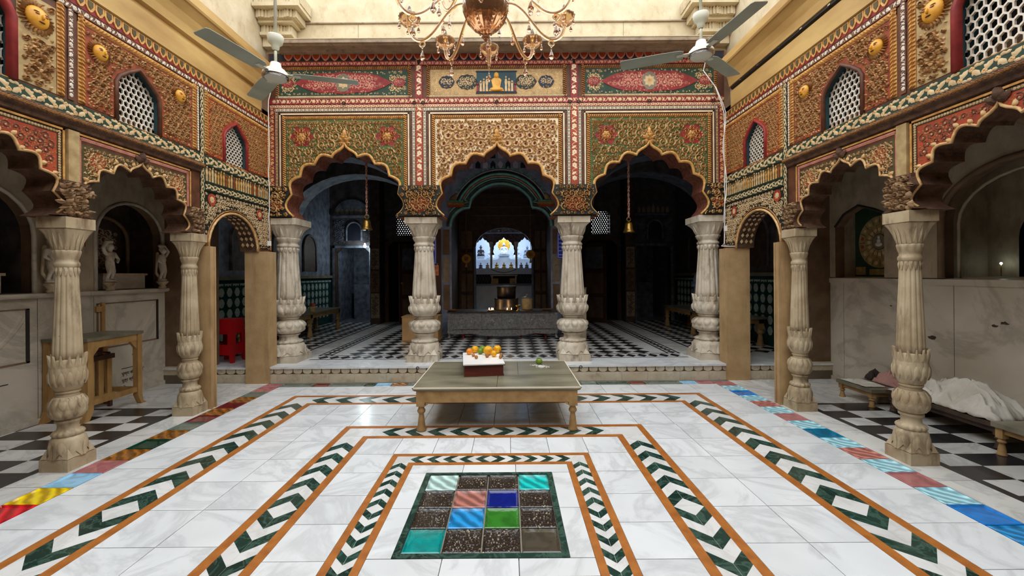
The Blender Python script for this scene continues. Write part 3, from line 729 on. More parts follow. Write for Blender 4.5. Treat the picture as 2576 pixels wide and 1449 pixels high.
# heart frieze and cornice
Geo(FB).box(-3.1, 3.1, 4.322, 4.43, -.001, .004).build('frieze_ground', ['navy_paint'], wb)
g = Geo(); n = 8; hp = [(-.058, .06), (.058, .06), (.06, .03), (.05, .0), (.025, -.03), (0, -.045), (-.025, -.03), (-.05, 0), (-.06, .03)]
g.prism([(a, b) for a, b in hp], -.012, 0, 0, 0, axis=1); g.prism([(a*.72, b*.72+.008) for a, b in hp], -.016, -.012, 1, 1, axis=1); hm = g.mesh('heart_petal', ['pink_paint', 'orange_red_paint'])
for i in range(46):
    o = link('heart_petal', hm, wb); o.location = (X0-2.835+.126*i, Y0-.004, 4.372)
PB = [(0, 4.415), (.07, 4.416), (.09, 4.428), (.15, 4.43), (.22, 4.412), (.255, 4.405), (.27, 4.418), (.30, 4.42), (.30, 4.465), (0, 4.50)]
g = Geo(lambda a, b, c: (X0+c, Y0-a, b)); g.prism(PB, -2.93, 2.93); co = g.build('trim_1', ['grey_cornice'], None, 'structure', 'weathered grey marble cornice ledge above the back facade')
x = -2.9
while x < 2.9:
    Geo(lambda a, b, c: (X0+c, Y0-a, b)).prism([(.05, 4.502), (.27, 4.470), (.305, 4.466), (.305, 4.476), (.05, 4.51)], x+.004, min(x+.62, 2.9)-.004).build('ledge_slab', ['upper_wall'], co); x += .62
for u in (-2.08, -1.12, -1.0, 0, 1.0, 1.12, 2.08, 2.95): ring('iron_hook', (X0+u, Y0-.03, 3.745), .02, .006, 'y', 'iron', wb)
for u in (-1.06, 1.06): Geo(FB).ell((u, 4.30, .02), (.018, .03, .02)).build('iron_boss', ['iron'], wb)

# ================================================================ UPPER WALLS
ub = Geo().box(X0-3.5, X0+3.5, 5.72, 5.95, 4.45, 5.5).build('wall_upper_back', ['upper_wall'], None, 'structure', 'tall sunlit cream upper wall above the grey cornice')
Geo().box(X0-3.4, X0+3.4, 5.70, 5.722, 4.86, 4.875).build('wall_course', ['grey_cornice'], ub)
for x in (-1.9, -.75, .55, 1.75): Geo().box(X0+x, X0+x+.006, 5.717, 5.721, 4.5, 4.86).build('wall_joint', ['grey_cornice'], ub)
for sx, nm in ((-1, 'left'), (1, 'right')):
    a, b = sorted((sx*(W+.06), sx*(W+.3)))
    us = Geo().box(X0+a, X0+b, -.6, 5.72, 4.1, 5.5).build('wall_upper_'+nm, ['upper_wall'], None, 'structure', 'cream upper wall standing over the ochre cornice, '+('on the strip light side' if sx > 0 else 'on the gallery table side'))
    # stepped corner bracket with fluted lotus blocks
    def F(u, v, w_): return (X0+sx*(W+.05-u), 5.71-w_, v)
    for k, (u1, w1, v0, v1) in enumerate(((.34, .10, 4.5, 4.62), (.42, .17, 4.62, 4.66), (.46, .21, 4.76, 4.80), (.60, .34, 4.90, 4.95))):
        Geo(F).box(0, u1, v0, v1, -.02, w1).build('corner_ledge', ['upper_wall'], us)
    for (u1, w1, v0, v1) in ((.40, .14, 4.66, 4.76), (.52, .26, 4.80, 4.90), (.6, .3, 4.95, 5.1)):
        g = Geo(F); n = int(u1/.035)
        for i in range(n):
            c = (i+.5)*u1/n
            g.prism([(c-.0165, v0), (c+.0165, v0), (c+.0165, v1-.02), (c+.008, v1), (c-.008, v1), (c-.0165, v1-.02)], 0, w1+.012*sin(i*1.3))
        m = int(w1/.035)
        for i in range(m):
            c = (i+.5)*w1/m; g.box(u1, u1+.012, v0, v1-.012, c-.0155, c+.0155)
        g.build('fluted_block', ['upper_wall'], us, 'stuff')

# ================================================================ SIDE WALLS OF THE COURT
SAV = 2.415; SU = .635; SV = .575
BAYS = [CY-1.18, CY, CY+1.19]
SA = [arch_pts(c, SAV, SU, SV, .42) for c in BAYS]
def semi(c, hw, v0, rise, n=16): return [(c-hw*cos(pi*i/n), v0+rise*sin(pi*i/n)) for i in range(n+1)]
S3 = semi(4.93, .44, 1.72, .42)
def win(c, hw, v0, vs, vt): return [(c-hw, v0), (c-hw, vs), (c-hw*.86, vs+(vt-vs)*.28), (c-hw*.5, vs+(vt-vs)*.62), (c, vt), (c+hw*.5, vs+(vt-vs)*.62), (c+hw*.86, vs+(vt-vs)*.28), (c+hw, vs), (c+hw, v0)]
WINS = [win(CY, .23, 2.705, 3.12, 3.34), win(3.66, .215, 2.705, 3.03, 3.225), win(4.955, .205, 2.705, 3.02, 3.215)]
WC = [(CY, .23), (3.66, .215), (4.955, .205)]
def sun(F, u, v, r, parent):
    g = Geo(F)
    for i in range(26): leaf(g, u+r*.62*cos(2*pi*i/26), v+r*.62*sin(2*pi*i/26), 2*pi*i/26, r*.5, r*.13, .03, .006, 1)
    g.ell((u, v, .012), (r*.68, r*.74, .045), 20, 10, 0)
    for q in (-1, 1): g.ell((u+q*r*.26, v+r*.14, .052), (r*.13, r*.07, .008), 8, 5, 1); g.ell((u+q*r*.27, v+r*.27, .048), (r*.18, r*.035, .008), 8, 5, 1)
    g.ell((u, v-.0, .058), (r*.08, r*.2, .014), 8, 5, 0); g.ell((u, v-r*.32, .05), (r*.2, r*.06, .01), 8, 5, 2)
    return g.build('sun_face', ['gold_bright', 'gold_dark', 'brown_paint'], parent)
def jali(F, poly, R_, asp, w0, parent, mat='white_lattice', name='jali_screen', d=.02, bar=.26):
    g = Geo(F); xs = [p[0] for p in poly]; ys = [p[1] for p in poly]; cx, cy = (min(xs)+max(xs))/2, (min(ys)+max(ys))/2
    dx = R_*sqrt(3); dy = R_*1.5*asp; j = 0; y = min(ys)
    while y < max(ys)+dy:
        x = min(xs)+(dx/2 if j % 2 else 0)
        while x < max(xs)+dx:
            if pip(poly, x, y) or pip(poly, cx+(x-cx)*.94, cy+(y-cy)*.94):
                o = [(x+R_*1.0*sin(pi/3*k), y+R_*asp*cos(pi/3*k)) for k in range(6)]; i_ = [(x+R_*(1-bar)*sin(pi/3*k), y+R_*asp*(1-bar)*cos(pi/3*k)) for k in range(6)]
                o = [(min(max(p[0], min(xs)), max(xs)), min(max(p[1], min(ys)), max(ys))) for p in o]; i_ = [(min(max(p[0], min(xs)), max(xs)), min(max(p[1], min(ys)), max(ys))) for p in i_]
                vs = [(*p, w0) for p in o]+[(*p, w0) for p in i_]+[(*p, w0-d) for p in i_]
                g.add(vs, [(k, (k+1) % 6, 6+(k+1) % 6, 6+k) for k in range(6)]+[(6+k, 6+(k+1) % 6, 12+(k+1) % 6, 12+k) for k in range(6)])
            x += dx
        y += dy; j += 1
    return g.build(name, [mat], parent, 'stuff', recalc=False)
def side_wall(F, nm, seed, lab):
    E0, E1 = .55, 5.70
    lo = [(E1, 2.70), (E0, 2.70), (E0, 1.84)]
    for a in SA: lo += [(a[0][0], 1.84)]+a[1:-1]+[(a[-1][0], 1.84)]
    lo += [(4.372, 1.84), (4.372, 1.72)]+S3+[(E1, 1.72)]
    g = Geo(F); g.prism(lo, -.22, 0, 0, 1)
    hi = [(E1, 3.62), (E0, 3.62), (E0, 2.7)]
    for wn in WINS: hi += wn
    hi += [(E1, 2.7)]
    g.prism(hi, -.22, 0, 0, 2)
    wl = g.build('wall_'+nm, ['brown_paint', 'brown_carved', 'teal_paint'], None, 'structure', lab)
    Geo(F).box(E0, E1, 2.60, 3.62, -.26, -.225).build('dark_backing', ['painted_shade'], wl)  # near-black sheet, the shade of the room behind put into its colour
    # jali windows
    for k, wn in enumerate(WINS):
        jali(F, wn, .029 if k < 2 else .034, (1.25, 1.1, .62)[k], -.05, wl, bar=.2, d=.014)
        fr = [(p[0], p[1]) for p in wn]
        lip(F, fr, .018 if k else .03, ('red_paint', 'brown_paint', 'red_paint')[k], 'window_moulding', wl, .006)
        Geo(F).box(WC[k][0]-WC[k][1]-.02, WC[k][0]+WC[k][1]+.02, 2.69, 2.708, -.1, .012).build('window_ledge', ['gold_dark'], wl)
    # upper panels
    for k, (u0, u1) in enumerate(((CY-.50, CY+.50), (3.195, 4.275), (4.50, 5.60))):
        v0, v1 = 2.722, 3.335; wn = WINS[k]; bgm = ('tan_ground', 'rust_paint', 'orange_red_paint')[k]
        poly = [(u0, v0), (wn[0][0]-.012, v0)]+[(WC[k][0]+(x-WC[k][0])*1.05, 2.705+(y-2.705)*1.02) for x, y in wn[1:-1]]+[(wn[-1][0]+.012, v0), (u1, v0), (u1, v1), (u0, v1)]
        if k == 0: poly = [(u0, v0), (u0, v1), (wn[0][0]-.03, v1), (wn[0][0]-.03, v0)]; Geo(F).prism([(wn[-1][0]+.03, v0), (u1, v0), (u1, v1), (wn[-1][0]+.03, v1)], -.001, .003).build('relief_ground', [bgm], wl)
        Geo(F).prism(poly, -.001, .003).build('relief_ground', [bgm], wl)
        suns = {0: [(CY+.37, 3.19, .105), (CY-.37, 3.19, .105)], 1: [(3.30, 3.18, .085), (4.10, 3.18, .085)], 2: []}[k]
        c, hw = WC[k]
        wp = [(c+(x-c)*(1.16 if k else 1.25), 2.705+(y-2.705)*1.07) for x, y in wn]
        ins = lambda x, y: u0+.008 < x < u1-.008 and v0+.008 < y < v1-.008 and not pip(wp, x, y) and all((x-a)**2+(y-b)**2 > (r*.95)**2 for a, b, r in suns)
        g = Geo(F); vines(g, ins, (u0, u1, v0, v1), (.040, .032, .027)[k], (.026, .02, .015)[k], seed+k, 0, 1, 2, .0035, 1)
        g.build('stucco_relief', [['gold_dark', 'tan_relief', 'pale_relief'], ['gold_dark', 'tan_relief', 'pale_relief'], ['gold_dark', 'gold', 'pale_relief']][k], wl, 'stuff', recalc=False)  # pale flowers paint lighter highlights into the relief
        for a, b, r in suns: sun(F, a, b, r, wl)
        frame_rect(F, u0-.055, u1+.055, v0, v1+.055, .052, 'rope', ['gold_dark', 'gold'], 'rope_moulding', wl, .02, 0, 'LTR' if k else 'LR')
    for c in (CY-.59, CY+.60): 
        hband(F, c-.022, c+.022, 2.72, 3.40, 'flower', 'brown_paint', 'white_lattice', 'white_lattice', 'flower_band', wl, .004, .004)
    hband(F, 4.335, 4.37, 2.72, 3.40, 'bead', 'brown_paint', 'white_lattice', 'white_lattice', 'flower_band', wl, .004, .004)
    hband(F, 4.378, 4.438, 1.75, 3.40, 'leaf', 'dark_green_paint', 'pale_relief', 'pale_relief', 'leaf_band', wl, .004, .006)
    hband(F, 5.645, 5.675, 1.75, 3.40, 'bead', 'brown_paint', 'tan_relief', 'tan_relief', 'bead_band', wl, .004, .006)
    hband(F, E0, E1-.02, 3.395, 3.445, 'flower', 'brown_paint', 'white_lattice', 'pale_relief', 'flower_band', wl, .004, .008)
    g = Geo(F); g.box(E0, E1-.02, 3.45, 3.56, -.001, .01, 0); n = int((E1-E0)/.075)
    for i in range(n):
        c = E0+.05+i*.075
        if c > E1-.05: break
        g.prism([(c-.034, 3.55), (c-.036, 3.50), (c-.018, 3.47), (c, 3.458), (c+.018, 3.47), (c+.036, 3.50), (c+.034, 3.55)], .01, .018, 1); g.prism([(c-.02, 3.54), (c-.02, 3.505), (c, 3.478), (c+.02, 3.505), (c+.02, 3.54)], .018, .022, 2)
    g.build('lotus_frieze', ['red_paint', 'gold', 'olive_paint'], wl, 'stuff', recalc=False)
    # green floral band and the carved moulding below it
    hband(F, E0, 4.375, 2.60, 2.70, 'leaf', 'dark_green_paint', 'pale_relief', 'tan_relief', 'leaf_band', wl, .005, .012)
    hband(F, 4.44, E1-.03, 2.60, 2.70, 'leaf', 'dark_green_paint', 'pale_relief', 'pale_relief', 'leaf_band', wl, .005, .008)
    g = Geo(F); g.prism([(0, 2.50), (.025, 2.505), (.03, 2.53), (.055, 2.545), (.06, 2.585), (.03, 2.60), (0, 2.60)], E0, 4.372, axis=0)
    g2 = Geo(lambda a, b, c: F(c, b, a)); g2.prism([(0, 2.50), (.025, 2.505), (.03, 2.53), (.055, 2.545), (.06, 2.585), (.03, 2.60), (0, 2.60)], E0, 4.372); g2.build('carved_moulding', ['brown_carved'], wl)
    g = Geo(F); strip(lambda s, t: (E0+s, 2.565+t), 4.372-E0, .036, 'bead', g, .078, .056, 0); g.build('moulding_beads', ['gold_dark'], wl, 'stuff', recalc=False)
    # arch spandrels
    for k in (0, 1, 2):
        c = BAYS[k]; red = k == 1; hw = .50 if red else .515
        u0, u1 = c-hw, c+hw
        if red: spandrel(F, wl, SA[k], u0, u1, 2.02, 2.44, 'orange_red_paint', .03, .005, seed+10, ['brown_paint', 'gold_dark', 'pale_relief'], name='painted_vine')
        else:
            spandrel(F, wl, SA[k], u0, u1, 2.02, 2.42, 'olive_paint', .026, .012, seed+11+k, ['tan_relief', 'pale_relief', 'gold_dark'])
            for q in (-1, 1): Geo(F).prism([(c+q*.39+.06*cos(2*pi*i/16)*(1+.2*cos(i*pi/2)), 2.31+.075*sin(2*pi*i/16)) for i in range(16)], .0032, .006).build('orange_cartouche', ['orange_red_paint'], wl)
        frame_rect(F, u0-.03, u1+.03, 2.02, 2.47, .026, 'bead', ['pink_paint' if not red else 'olive_paint', 'pink_paint' if not red else 'pale_relief'], 'bead_frame', wl, .006)
        frame_rect(F, u0-.048, u1+.048, 2.02, 2.49, .014, None, ['gold'], 'gilt_fillet', wl, 0, .008)
        lip(F, [p for p in SA[k] if p[1] > 1.86], .010, 'tan_relief', 'arch_lip', wl, .006)
        g = Geo(F)
        for i, p in enumerate(SA[k]):
            if i % 3 == 0 and p[1] > 1.95: leaf(g, p[0], p[1], atan2(p[1]-1.95, p[0]-c), .05, .034, .025, .006, 0)
        leaf(g, c, SAV, pi/2, .10, .07, .05, .01, 1)
        for q in (-1, 1): leaf(g, c, SAV-.01, pi/2+q*.9, .09, .05, .045, .01, 1)
        g.build('arch_leaf_edge', ['tan_relief', 'brown_carved'], wl, 'stuff', recalc=False)
    for c in (CY-.59, CY+.595):
        Geo(F).box(c-.04, c+.04, 2.08, 2.49, -.01, .03).build('pilaster', ['tan_ground'], wl)
    for k, (a, b) in enumerate(((SA[0], SA[1]), (SA[1], SA[2]))):
        l = [p for p in a if p[1] < 2.11 and p[0] > BAYS[k]]; r_ = [p for p in b if p[1] < 2.11 and p[0] < BAYS[k+1]]
        poly = [(x, max(y, 1.85)) for x, y in l+r_]
        bracket(F, wl, poly, None, seed+30+k, .05, .03, ('brown_carved', 'acanthus', 'acanthus'))
        g = Geo(F); cx = (l[-1][0]+r_[0][0])/2; rr = random.Random(seed+k)
        for i in range(34): leaf(g, cx+rr.uniform(-.09, .09), 1.98+rr.uniform(-.09, .06), rr.uniform(-.1, 3.25), rr.uniform(.045, .075), .03, rr.uniform(.07, .095), .05, i % 2)
        for i in range(22): leaf(g, cx+rr.uniform(-.12, .12), 1.92+rr.uniform(-.04, .03), rr.uniform(3.4, 6.0), rr.uniform(.04, .07), .024, .085, .05, 1)
        g.build('acanthus_leaves', ['acanthus', 'acanthus'], wl, 'stuff', recalc=False)
    l = [p for p in SA[2] if p[1] < 2.11 and p[0] > BAYS[2]]
    bracket(F, wl, [(x, max(y, 1.85)) for x, y in l]+[(4.37, 1.85), (4.37, 2.11)], None, seed+33, .05, .03, ('brown_carved', 'acanthus', 'acanthus'))
    # bay 3: small arch with frieze
    hband(F, 4.44, 5.64, 2.335, 2.405, 'leaf', 'dark_green_paint', 'pale_relief', 'pale_relief', 'leaf_band', wl, .004, .008)
    Geo(F).box(4.44, 5.64, 2.415, 2.592, -.001, .004).build('procession_ground', ['olive_paint'], wl)
    Geo(F).box(4.44, 5.64, 2.415, 2.455, .003, .006).build('procession_ground', ['dark_green_paint'], wl)
    rr = random.Random(seed+5)
    for i in range(26):
        x = 4.47+i*.0445; h = rr.uniform(.10, .15)
        g = Geo(F); g.prism([(x-.012, 2.43), (x-.006, 2.49), (x-.014, 2.43+h*.7), (x, 2.43+h), (x+.014, 2.43+h*.7), (x+.008, 2.49), (x+.012, 2.43)], .004, .011); g.ell((x, 2.435+h, .011), (.009, .013, .006), 8, 5)
        g.build('procession_figure', [rr.choice(['tan_relief', 'gold', 'pale_relief', 'rust_paint', 'tan_relief'])], wl)
    for v in (2.595, 2.41, 2.328): Geo(F).box(4.44, 5.64, v-.006, v+.004, 0, .014).build('black_fillet', ['black_green_paint'], wl)
    s3 = [(4.93+(x-4.93)*1.0, y) for x, y in S3]
    poly = [(4.44, 1.76), (s3[2][0], 1.76)]+[p for p in s3 if p[1] > 1.77]+[(s3[-3][0], 1.76), (5.64, 1.76), (5.64, 2.32), (4.44, 2.32)]
    Geo(F).prism(poly, -.001, .003).build('spandrel_panel', ['black_green_paint'], wl)
    mp = [(4.93+(x-4.93)*1.1, 1.72+(y-1.72)*1.1) for x, y in S3]
    ro = [(4.55, 2.24, .06), (5.42, 2.20, .06)]
    g = Geo(F); vines(g, lambda x, y: 4.445 < x < 5.635 and 1.77 < y < 2.315 and not pip(mp, x, y) and all((x-a)**2+(y-b)**2 > r*r*1.2 for a, b, r in ro), (4.44, 5.64, 1.76, 2.32), .03, .009, seed+6, 0, 0, 0, .0035, 1)
    g.build('painted_vine', ['pale_relief'], wl, 'stuff', recalc=False)
    for a, b, r in ro:
        g = Geo(F); g.prism([(a+r*cos(2*pi*i/18), b+r*1.1*sin(2*pi*i/18)) for i in range(18)], .003, .007, 0); flower(g, a, b, r*.66, 7, .012, .0075, 1, 1); g.build('rosette', ['orange_red_paint', 'pale_relief'], wl)
    lip(F, S3, .014, 'tan_relief', 'arch_lip', wl, .006); lip(F, [(4.93+(x-4.93)*1.07, 1.72+(y-1.72)*1.07) for x, y in S3], .008, 'gold_dark', 'arch_lip', wl, .006)
    g = Geo(F)
    for i in range(1, 16):
        for d_ in (-.05, -.11, -.17):
            x, y = S3[i]; t = pi*i/16; qx, qy = 4.93-.425*cos(t), 1.72+.405*sin(t)
            tx, ty = sin(t), cos(t)
            g.add([(qx-tx*.03, qy-ty*.03, d_), (qx, qy, d_+.022), (qx+tx*.03, qy+ty*.03, d_), (qx, qy, d_-.022)], [(0, 1, 2, 3)])
    g.build('soffit_leaves', ['pale_relief'], wl, 'stuff', recalc=False)
    # piers
    Geo(F).box(4.378, 4.47, 0, 1.72, -.20, .09).box(4.378, 4.40, 0, 1.72, .09, .105).box(4.45, 4.47, 0, 1.72, .09, .10).build('pier', ['pier_stone'], wl)
    Geo(F).box(5.395, 5.62, 0, 1.72, -.18, .105).box(5.395, 5.43, 0, 1.72, .105, .12).build('pier', ['pier_stone'], wl)
    # ochre cornice
    P = [(0, 3.55), (.035, 3.56), (.038, 3.76), (.02, 3.78), (.02, 3.81), (.06, 3.82), (.072, 3.90), (.10, 3.98), (.155, 4.05), (.17, 4.055), (.18, 4.075), (.18, 4.16), (0, 4.20)]
    g = Geo(lambda a, b, c: F(c, b, a)); g.prism(P, E0-.6, 5.42)
    i = {'left': 2, 'right': 3}[nm]
    cn = g.build('trim_%d' % i, ['ochre_cornice'], None, 'structure', 'long ochre plaster cornice above the carved wall '+('that carries the strip light' if nm == 'right' else 'without a strip light'))
    return wl, cn
wl, cl = side_wall(FL, 'left', 100, 'carved and painted court wall with jali windows above the wooden side table')
wr, cr = side_wall(FR, 'right', 200, 'carved and painted court wall with jali windows above the cloth-covered benches')
# dark strip fitting along the right cornice
g = Geo(lambda a, b, c: FR(c, b, a)); g.prism([(.022, 3.775), (.05, 3.79), (.05, 3.815), (.022, 3.82)], 1.0, 5.40); g.build('strip_light', ['iron'], cr)
for i in range(12): Geo(lambda a, b, c: FR(c, b, a)).box(.048, .056, 3.795, 3.808, 1.2+.36*i, 1.23+.36*i).build('fixing_clip', ['chrome'], cr)

# ================================================================ COLUMNS
def petals(n, amp): return lambda a: 1+amp*(abs(cos(n*a/2))**.6-.6)
def column(name, loc, H, wx, mat, label, group=None, rz=0):
    t = thing(name, loc, label, 'column', group, rz); t['kind'] = 'thing'
    s = wx; Z = lambda q: q*H
    Geo().box(-.215*s, .215*s, -.215*s, .215*s, 0, Z(.046)).build('plinth', [mat], t)
    segs = 72
    def ip(prof, z):
        for (r0, z0), (r1, z1) in zip(prof[:-1], prof[1:]):
            if z0 <= z <= z1: return r0+(r1-r0)*(z-z0)/(z1-z0)
        return prof[-1][0] if z > prof[-1][1] else prof[0][0]
    def petal(g, prof, a, z0, z1, half, off, rim=.004):
        P = lambda d, z, e: ((ip(prof, z)+e*s)*cos(a+d), (ip(prof, z)+e*s)*sin(a+d), z)
        n = 10; o = [(half*cos(pi*k/n), Z(z0+(z1-z0)*sin(pi*k/n)**.8)) for k in range(n+1)]; zb = Z(z0)
        vs = [P(d, z, rim) for d, z in o]+[P(d*.72, zb+(z-zb)*.8, rim+off) for d, z in o]+[P(0, zb+(Z(z1)-zb)*.35, rim+off*.6)]
        g.add(vs, [(k, k+1, n+2+k, n+1+k) for k in range(n)]+[(n+1+k, n+2+k, 2*n+2) for k in range(n)], 0, True)
    def rf(n, amp, sh=.6): return lambda a, z, k: 1+amp*(abs(cos(n*a/2))**sh-.62)
    pf = [(.225*s, Z(.046)), (.224*s, Z(.052)), (.212*s, Z(.062)), (.206*s, Z(.08)), (.207*s, Z(.10)), (.198*s, Z(.116)), (.17*s, Z(.127))]
    g = Geo(); g.lathe(pf, segs, rf=lambda a, z, k: 1+.018*cos(32*a), sq=lambda z: max(0, 1-(z/H-.046)/.02)*.3)
    for i in range(8): petal(g, pf, 2*pi*(i+.5)/8, .048, .114, .36, .012)
    for i in range(4):
        a = pi/4+i*pi/2; P = lambda r, z, d: (r*s*cos(a+d), r*s*sin(a+d), Z(z))
        g.add([P(.295, .048, 0), P(.232, .05, .3), P(.222, .085, 0), P(.232, .05, -.3)], [(0, 1, 2), (0, 2, 3)])
    g.build('lotus_foot', [mat], t)
    Geo().lathe([(.165*s, Z(.127)), (.178*s, Z(.133)), (.182*s, Z(.14)), (.165*s, Z(.147)), (.13*s, Z(.152)), (.12*s, Z(.165)), (.125*s, Z(.178)), (.15*s, Z(.184)), (.15*s, Z(.19)), (.135*s, Z(.196))], segs, rf=lambda a, z, k: 1+(.05*cos(14*a) if 0 < k < 4 else 0)).build('collar', [mat], t)
    pb = [(.14*s, Z(.196)), (.18*s, Z(.203)), (.203*s, Z(.218)), (.211*s, Z(.24)), (.206*s, Z(.26)), (.185*s, Z(.277)), (.145*s, Z(.287))]
    g = Geo(); g.lathe(pb, segs, rf=rf(16, .03))
    for i in range(12): petal(g, pb, 2*pi*i/12, .284, .236, .25, .014); petal(g, pb, 2*pi*(i+.5)/12, .199, .236, .23, .008, .002)
    g.build('bulb', [mat], t)
    Geo().lathe([(.145*s, Z(.287)), (.125*s, Z(.291)), (.125*s, Z(.296)), (.142*s, Z(.30)), (.142*s, Z(.305)), (.13*s, Z(.309))], 40).build('neck_ring', [mat], t)
    pc = [(.135*s, Z(.309)), (.16*s, Z(.316)), (.168*s, Z(.324)), (.194*s, Z(.336)), (.210*s, Z(.352)), (.211*s, Z(.37)), (.202*s, Z(.392)), (.193*s, Z(.415)), (.186*s, Z(.43)), (.17*s, Z(.435))]
    g = Geo(); g.lathe(pc, 112, rf=lambda a, z, k: 1+.035*(abs(cos(7*a))**.6-.6)*(1 if k > 4 else .2))
    for i in range(14):
        a = 2*pi*i/14; petal(g, pc, a+pi/14, .33, .388, .20, .012)
        a += pi/14; P = lambda r, z, d: (r*s*cos(a+d), r*s*sin(a+d), Z(z))
        g.add([P(.200, .40, -.19), P(.200, .40, .19), P(.205, .43, .12), P(.222, .455, 0), P(.205, .43, -.12), P(.212, .42, 0), P(.185, .45, 0)],
              [(0, 1, 5), (1, 2, 5), (2, 3, 5), (3, 4, 5), (4, 0, 5), (0, 6, 3), (1, 6, 3)])
    g.build('lotus_cup', [mat], t)
    n = 14; prof = [(.172*s, Z(.425)), (.168*s, Z(.47)), (.158*s, Z(.55)), (.147*s, Z(.63)), (.137*s, Z(.70)), (.128*s, Z(.77)), (.126*s, Z(.80))]
    Geo().lathe(prof, 112, rf=lambda a, z, k: 1-.10*max(0, cos(n*a))**1.3).build('shaft', [mat], t)
    g = Geo()
    for i in range(14):
        a = 2*pi*i/14; P = lambda r, z, d: (r*s*cos(a+d), r*s*sin(a+d), Z(z))
        g.add([P(.128, .808, -.2), P(.128, .808, .2), P(.136, .785, .19), P(.134, .772, .1), P(.132, .766, 0), P(.134, .772, -.1), P(.136, .785, -.19), P(.146, .79, 0)], [(k, (k+1) % 7, 7) for k in range(7)])
    g.build('petal_collar', [mat], t)
    Geo().lathe([(.13*s, Z(.80)), (.142*s, Z(.806)), (.146*s, Z(.813)), (.142*s, Z(.82)), (.128*s, Z(.825)), (.128*s, Z(.835)), (.142*s, Z(.843)), (.155*s, Z(.858)), (.16*s, Z(.866)), (.15*s, Z(.871))], segs, rf=lambda a, z, k: 1+(.03*cos(12*a) if k > 6 else 0)).build('ring_moulding', [mat], t)
    g = Geo(); g.lathe([(.145*s, Z(.866)), (.155*s, Z(.885)), (.168*s, Z(.91)), (.186*s, Z(.935)), (.205*s, Z(.95)), (.213*s, Z(.956))], segs, rf=rf(16, .05), sq=lambda z: min(1, max(0, (z/H-.88)/.07))*.9)
    for i in range(16):
        a = 2*pi*i/16; P = lambda r, z, d: (r*s*cos(a+d), r*s*sin(a+d), Z(z))
        g.add([P(.156, .872, -.14), P(.156, .872, .14), P(.182, .91, .13), P(.205, .94, 0), P(.182, .91, -.13), P(.19, .905, 0)], [(0, 1, 5), (1, 2, 5), (2, 3, 5), (3, 4, 5), (4, 0, 5)])
    g.build('capital', [mat], t)
    Geo().box(-.222*s, .222*s, -.222*s, .222*s, Z(.956), H).build('abacus', [mat], t)
    return t
c1 = column('marble_column', (X0-1.045, 5.88, HF), 1.985, 1.0, 'aged_marble', 'fluted white marble column of the facade standing before the tan crate')
c2 = dup(c1, (X0+1.045, 5.88, HF), None, 'fluted white marble column of the facade standing before the grey upright board')
c0 = dup(c1, (X0-2.97, 5.88, HF), None, 'facade marble column at the corner, next to the bench with the flower pot')
c3 = dup(c1, (X0+2.97, 5.88, HF), None, 'facade marble column at the corner, next to the bench with the domed shrine model')
s1 = column('slender_column', (X0-3.13, CY+.595, 0), 1.84, .485, 'aged_marble_side', 'slender carved marble column beside the wooden table in the gallery')
s2 = dup(s1, (X0-3.13, 4.265, 0), None, 'slender carved marble column against the pier by the red stools')
s3 = dup(s1, (X0+3.13, CY+.595, 0), None, 'slender carved marble column in front of the crumpled white cloth pile')
s4 = dup(s1, (X0+3.13, 4.265, 0), None, 'slender carved marble column against the pier near the low bench end')

# ================================================================ NEAR SIDE OF THE COURT (unseen behind the viewer, added to block frontal light)
def FN(u, v, w_): return (X0+u, -.75+w_, v)
g = Geo(FN); g.prism(facade_outline(2.19), -.36, 0, 0, 1); g.box(-3.5, 3.5, top, 5.5, -.3, -.04, 2)
for u in (-3.0, -1.045, 1.045, 3.0): g.box(u-.13, u+.13, 0, 2.2, -.32, -.05, 2)
nf = g.build('wall_front', ['brown_paint', 'intrados', 'upper_wall'], None, 'structure', 'unseen opposite court facade with three arches, added to block frontal light')
Geo().box(X0-3.6, X0+3.6, -3.4, -3.2, -.1, 4.6).box(X0-3.6, X0-3.4, -3.3, -.8, -.1, 4.6).box(X0+3.4, X0+3.6, -3.3, -.8, -.1, 4.6).box(X0-3.6, X0+3.6, -3.3, -1.05, 4.0, 4.1).box(X0-3.6, X0+3.6, -3.3, -.5, -.12, -.01).build('porch_shell', ['brown_plaster'], nf)  # unseen shell closing the added arches against sky light
for sx in (-1, 1):
    a, b = sorted((sx*W, sx*(W+.22))); Geo().box(X0+a, X0+b, -.9, .56, 0, 4.3).build('return_wall', ['brown_paint'], nf)
    a, b = sorted((sx*(W-.3), sx*(W+.3))); Geo().box(X0+a, X0+b, -.9, -.6, 4.1, 5.5).build('return_upper_wall', ['upper_wall'], nf)

# ================================================================ SIDE GALLERIES
GX = 4.38
def FGL(u, v, w_): return (X0-GX+w_, u, v)
def FGR(u, v, w_): return (X0+GX-w_, u, v)
def arched(c, hw, v0, vs, rise, n=14): return [(c-hw, v0)]+[(c-hw*cos(pi*i/n), vs+rise*sin(pi*i/n)) for i in range(n+1)]+[(c+hw, v0)]
def gallery_wall(F, nm, openings, v0, mat, label):
    g = Geo(F); p = [(5.47, 2.75), (.3, 2.75), (.3, v0)]
    for o in openings: p += o
    p += [(5.47, v0)]
    g.prism(p, -.12, 0, 0, 1)
    return g.build('wall_gallery_'+nm, [mat, 'brown_plaster'], None, 'structure', label)
NL = [arched(3.46, .50, 1.25, 1.80, .46), arched(4.99, .44, 1.25, 1.86, .42)]
gl = gallery_wall(FGL, 'left', NL, 1.25, 'gallery_plaster', 'gallery wall with two arched niches and inscribed marble dado')
NR = [arched(3.40, .66, 1.33, 1.90, .46), [(4.68, 1.33), (4.68, 2.06), (4.80, 2.12), (5.02, 2.20), (5.24, 2.12), (5.38, 1.98), (5.38, 1.33)]]
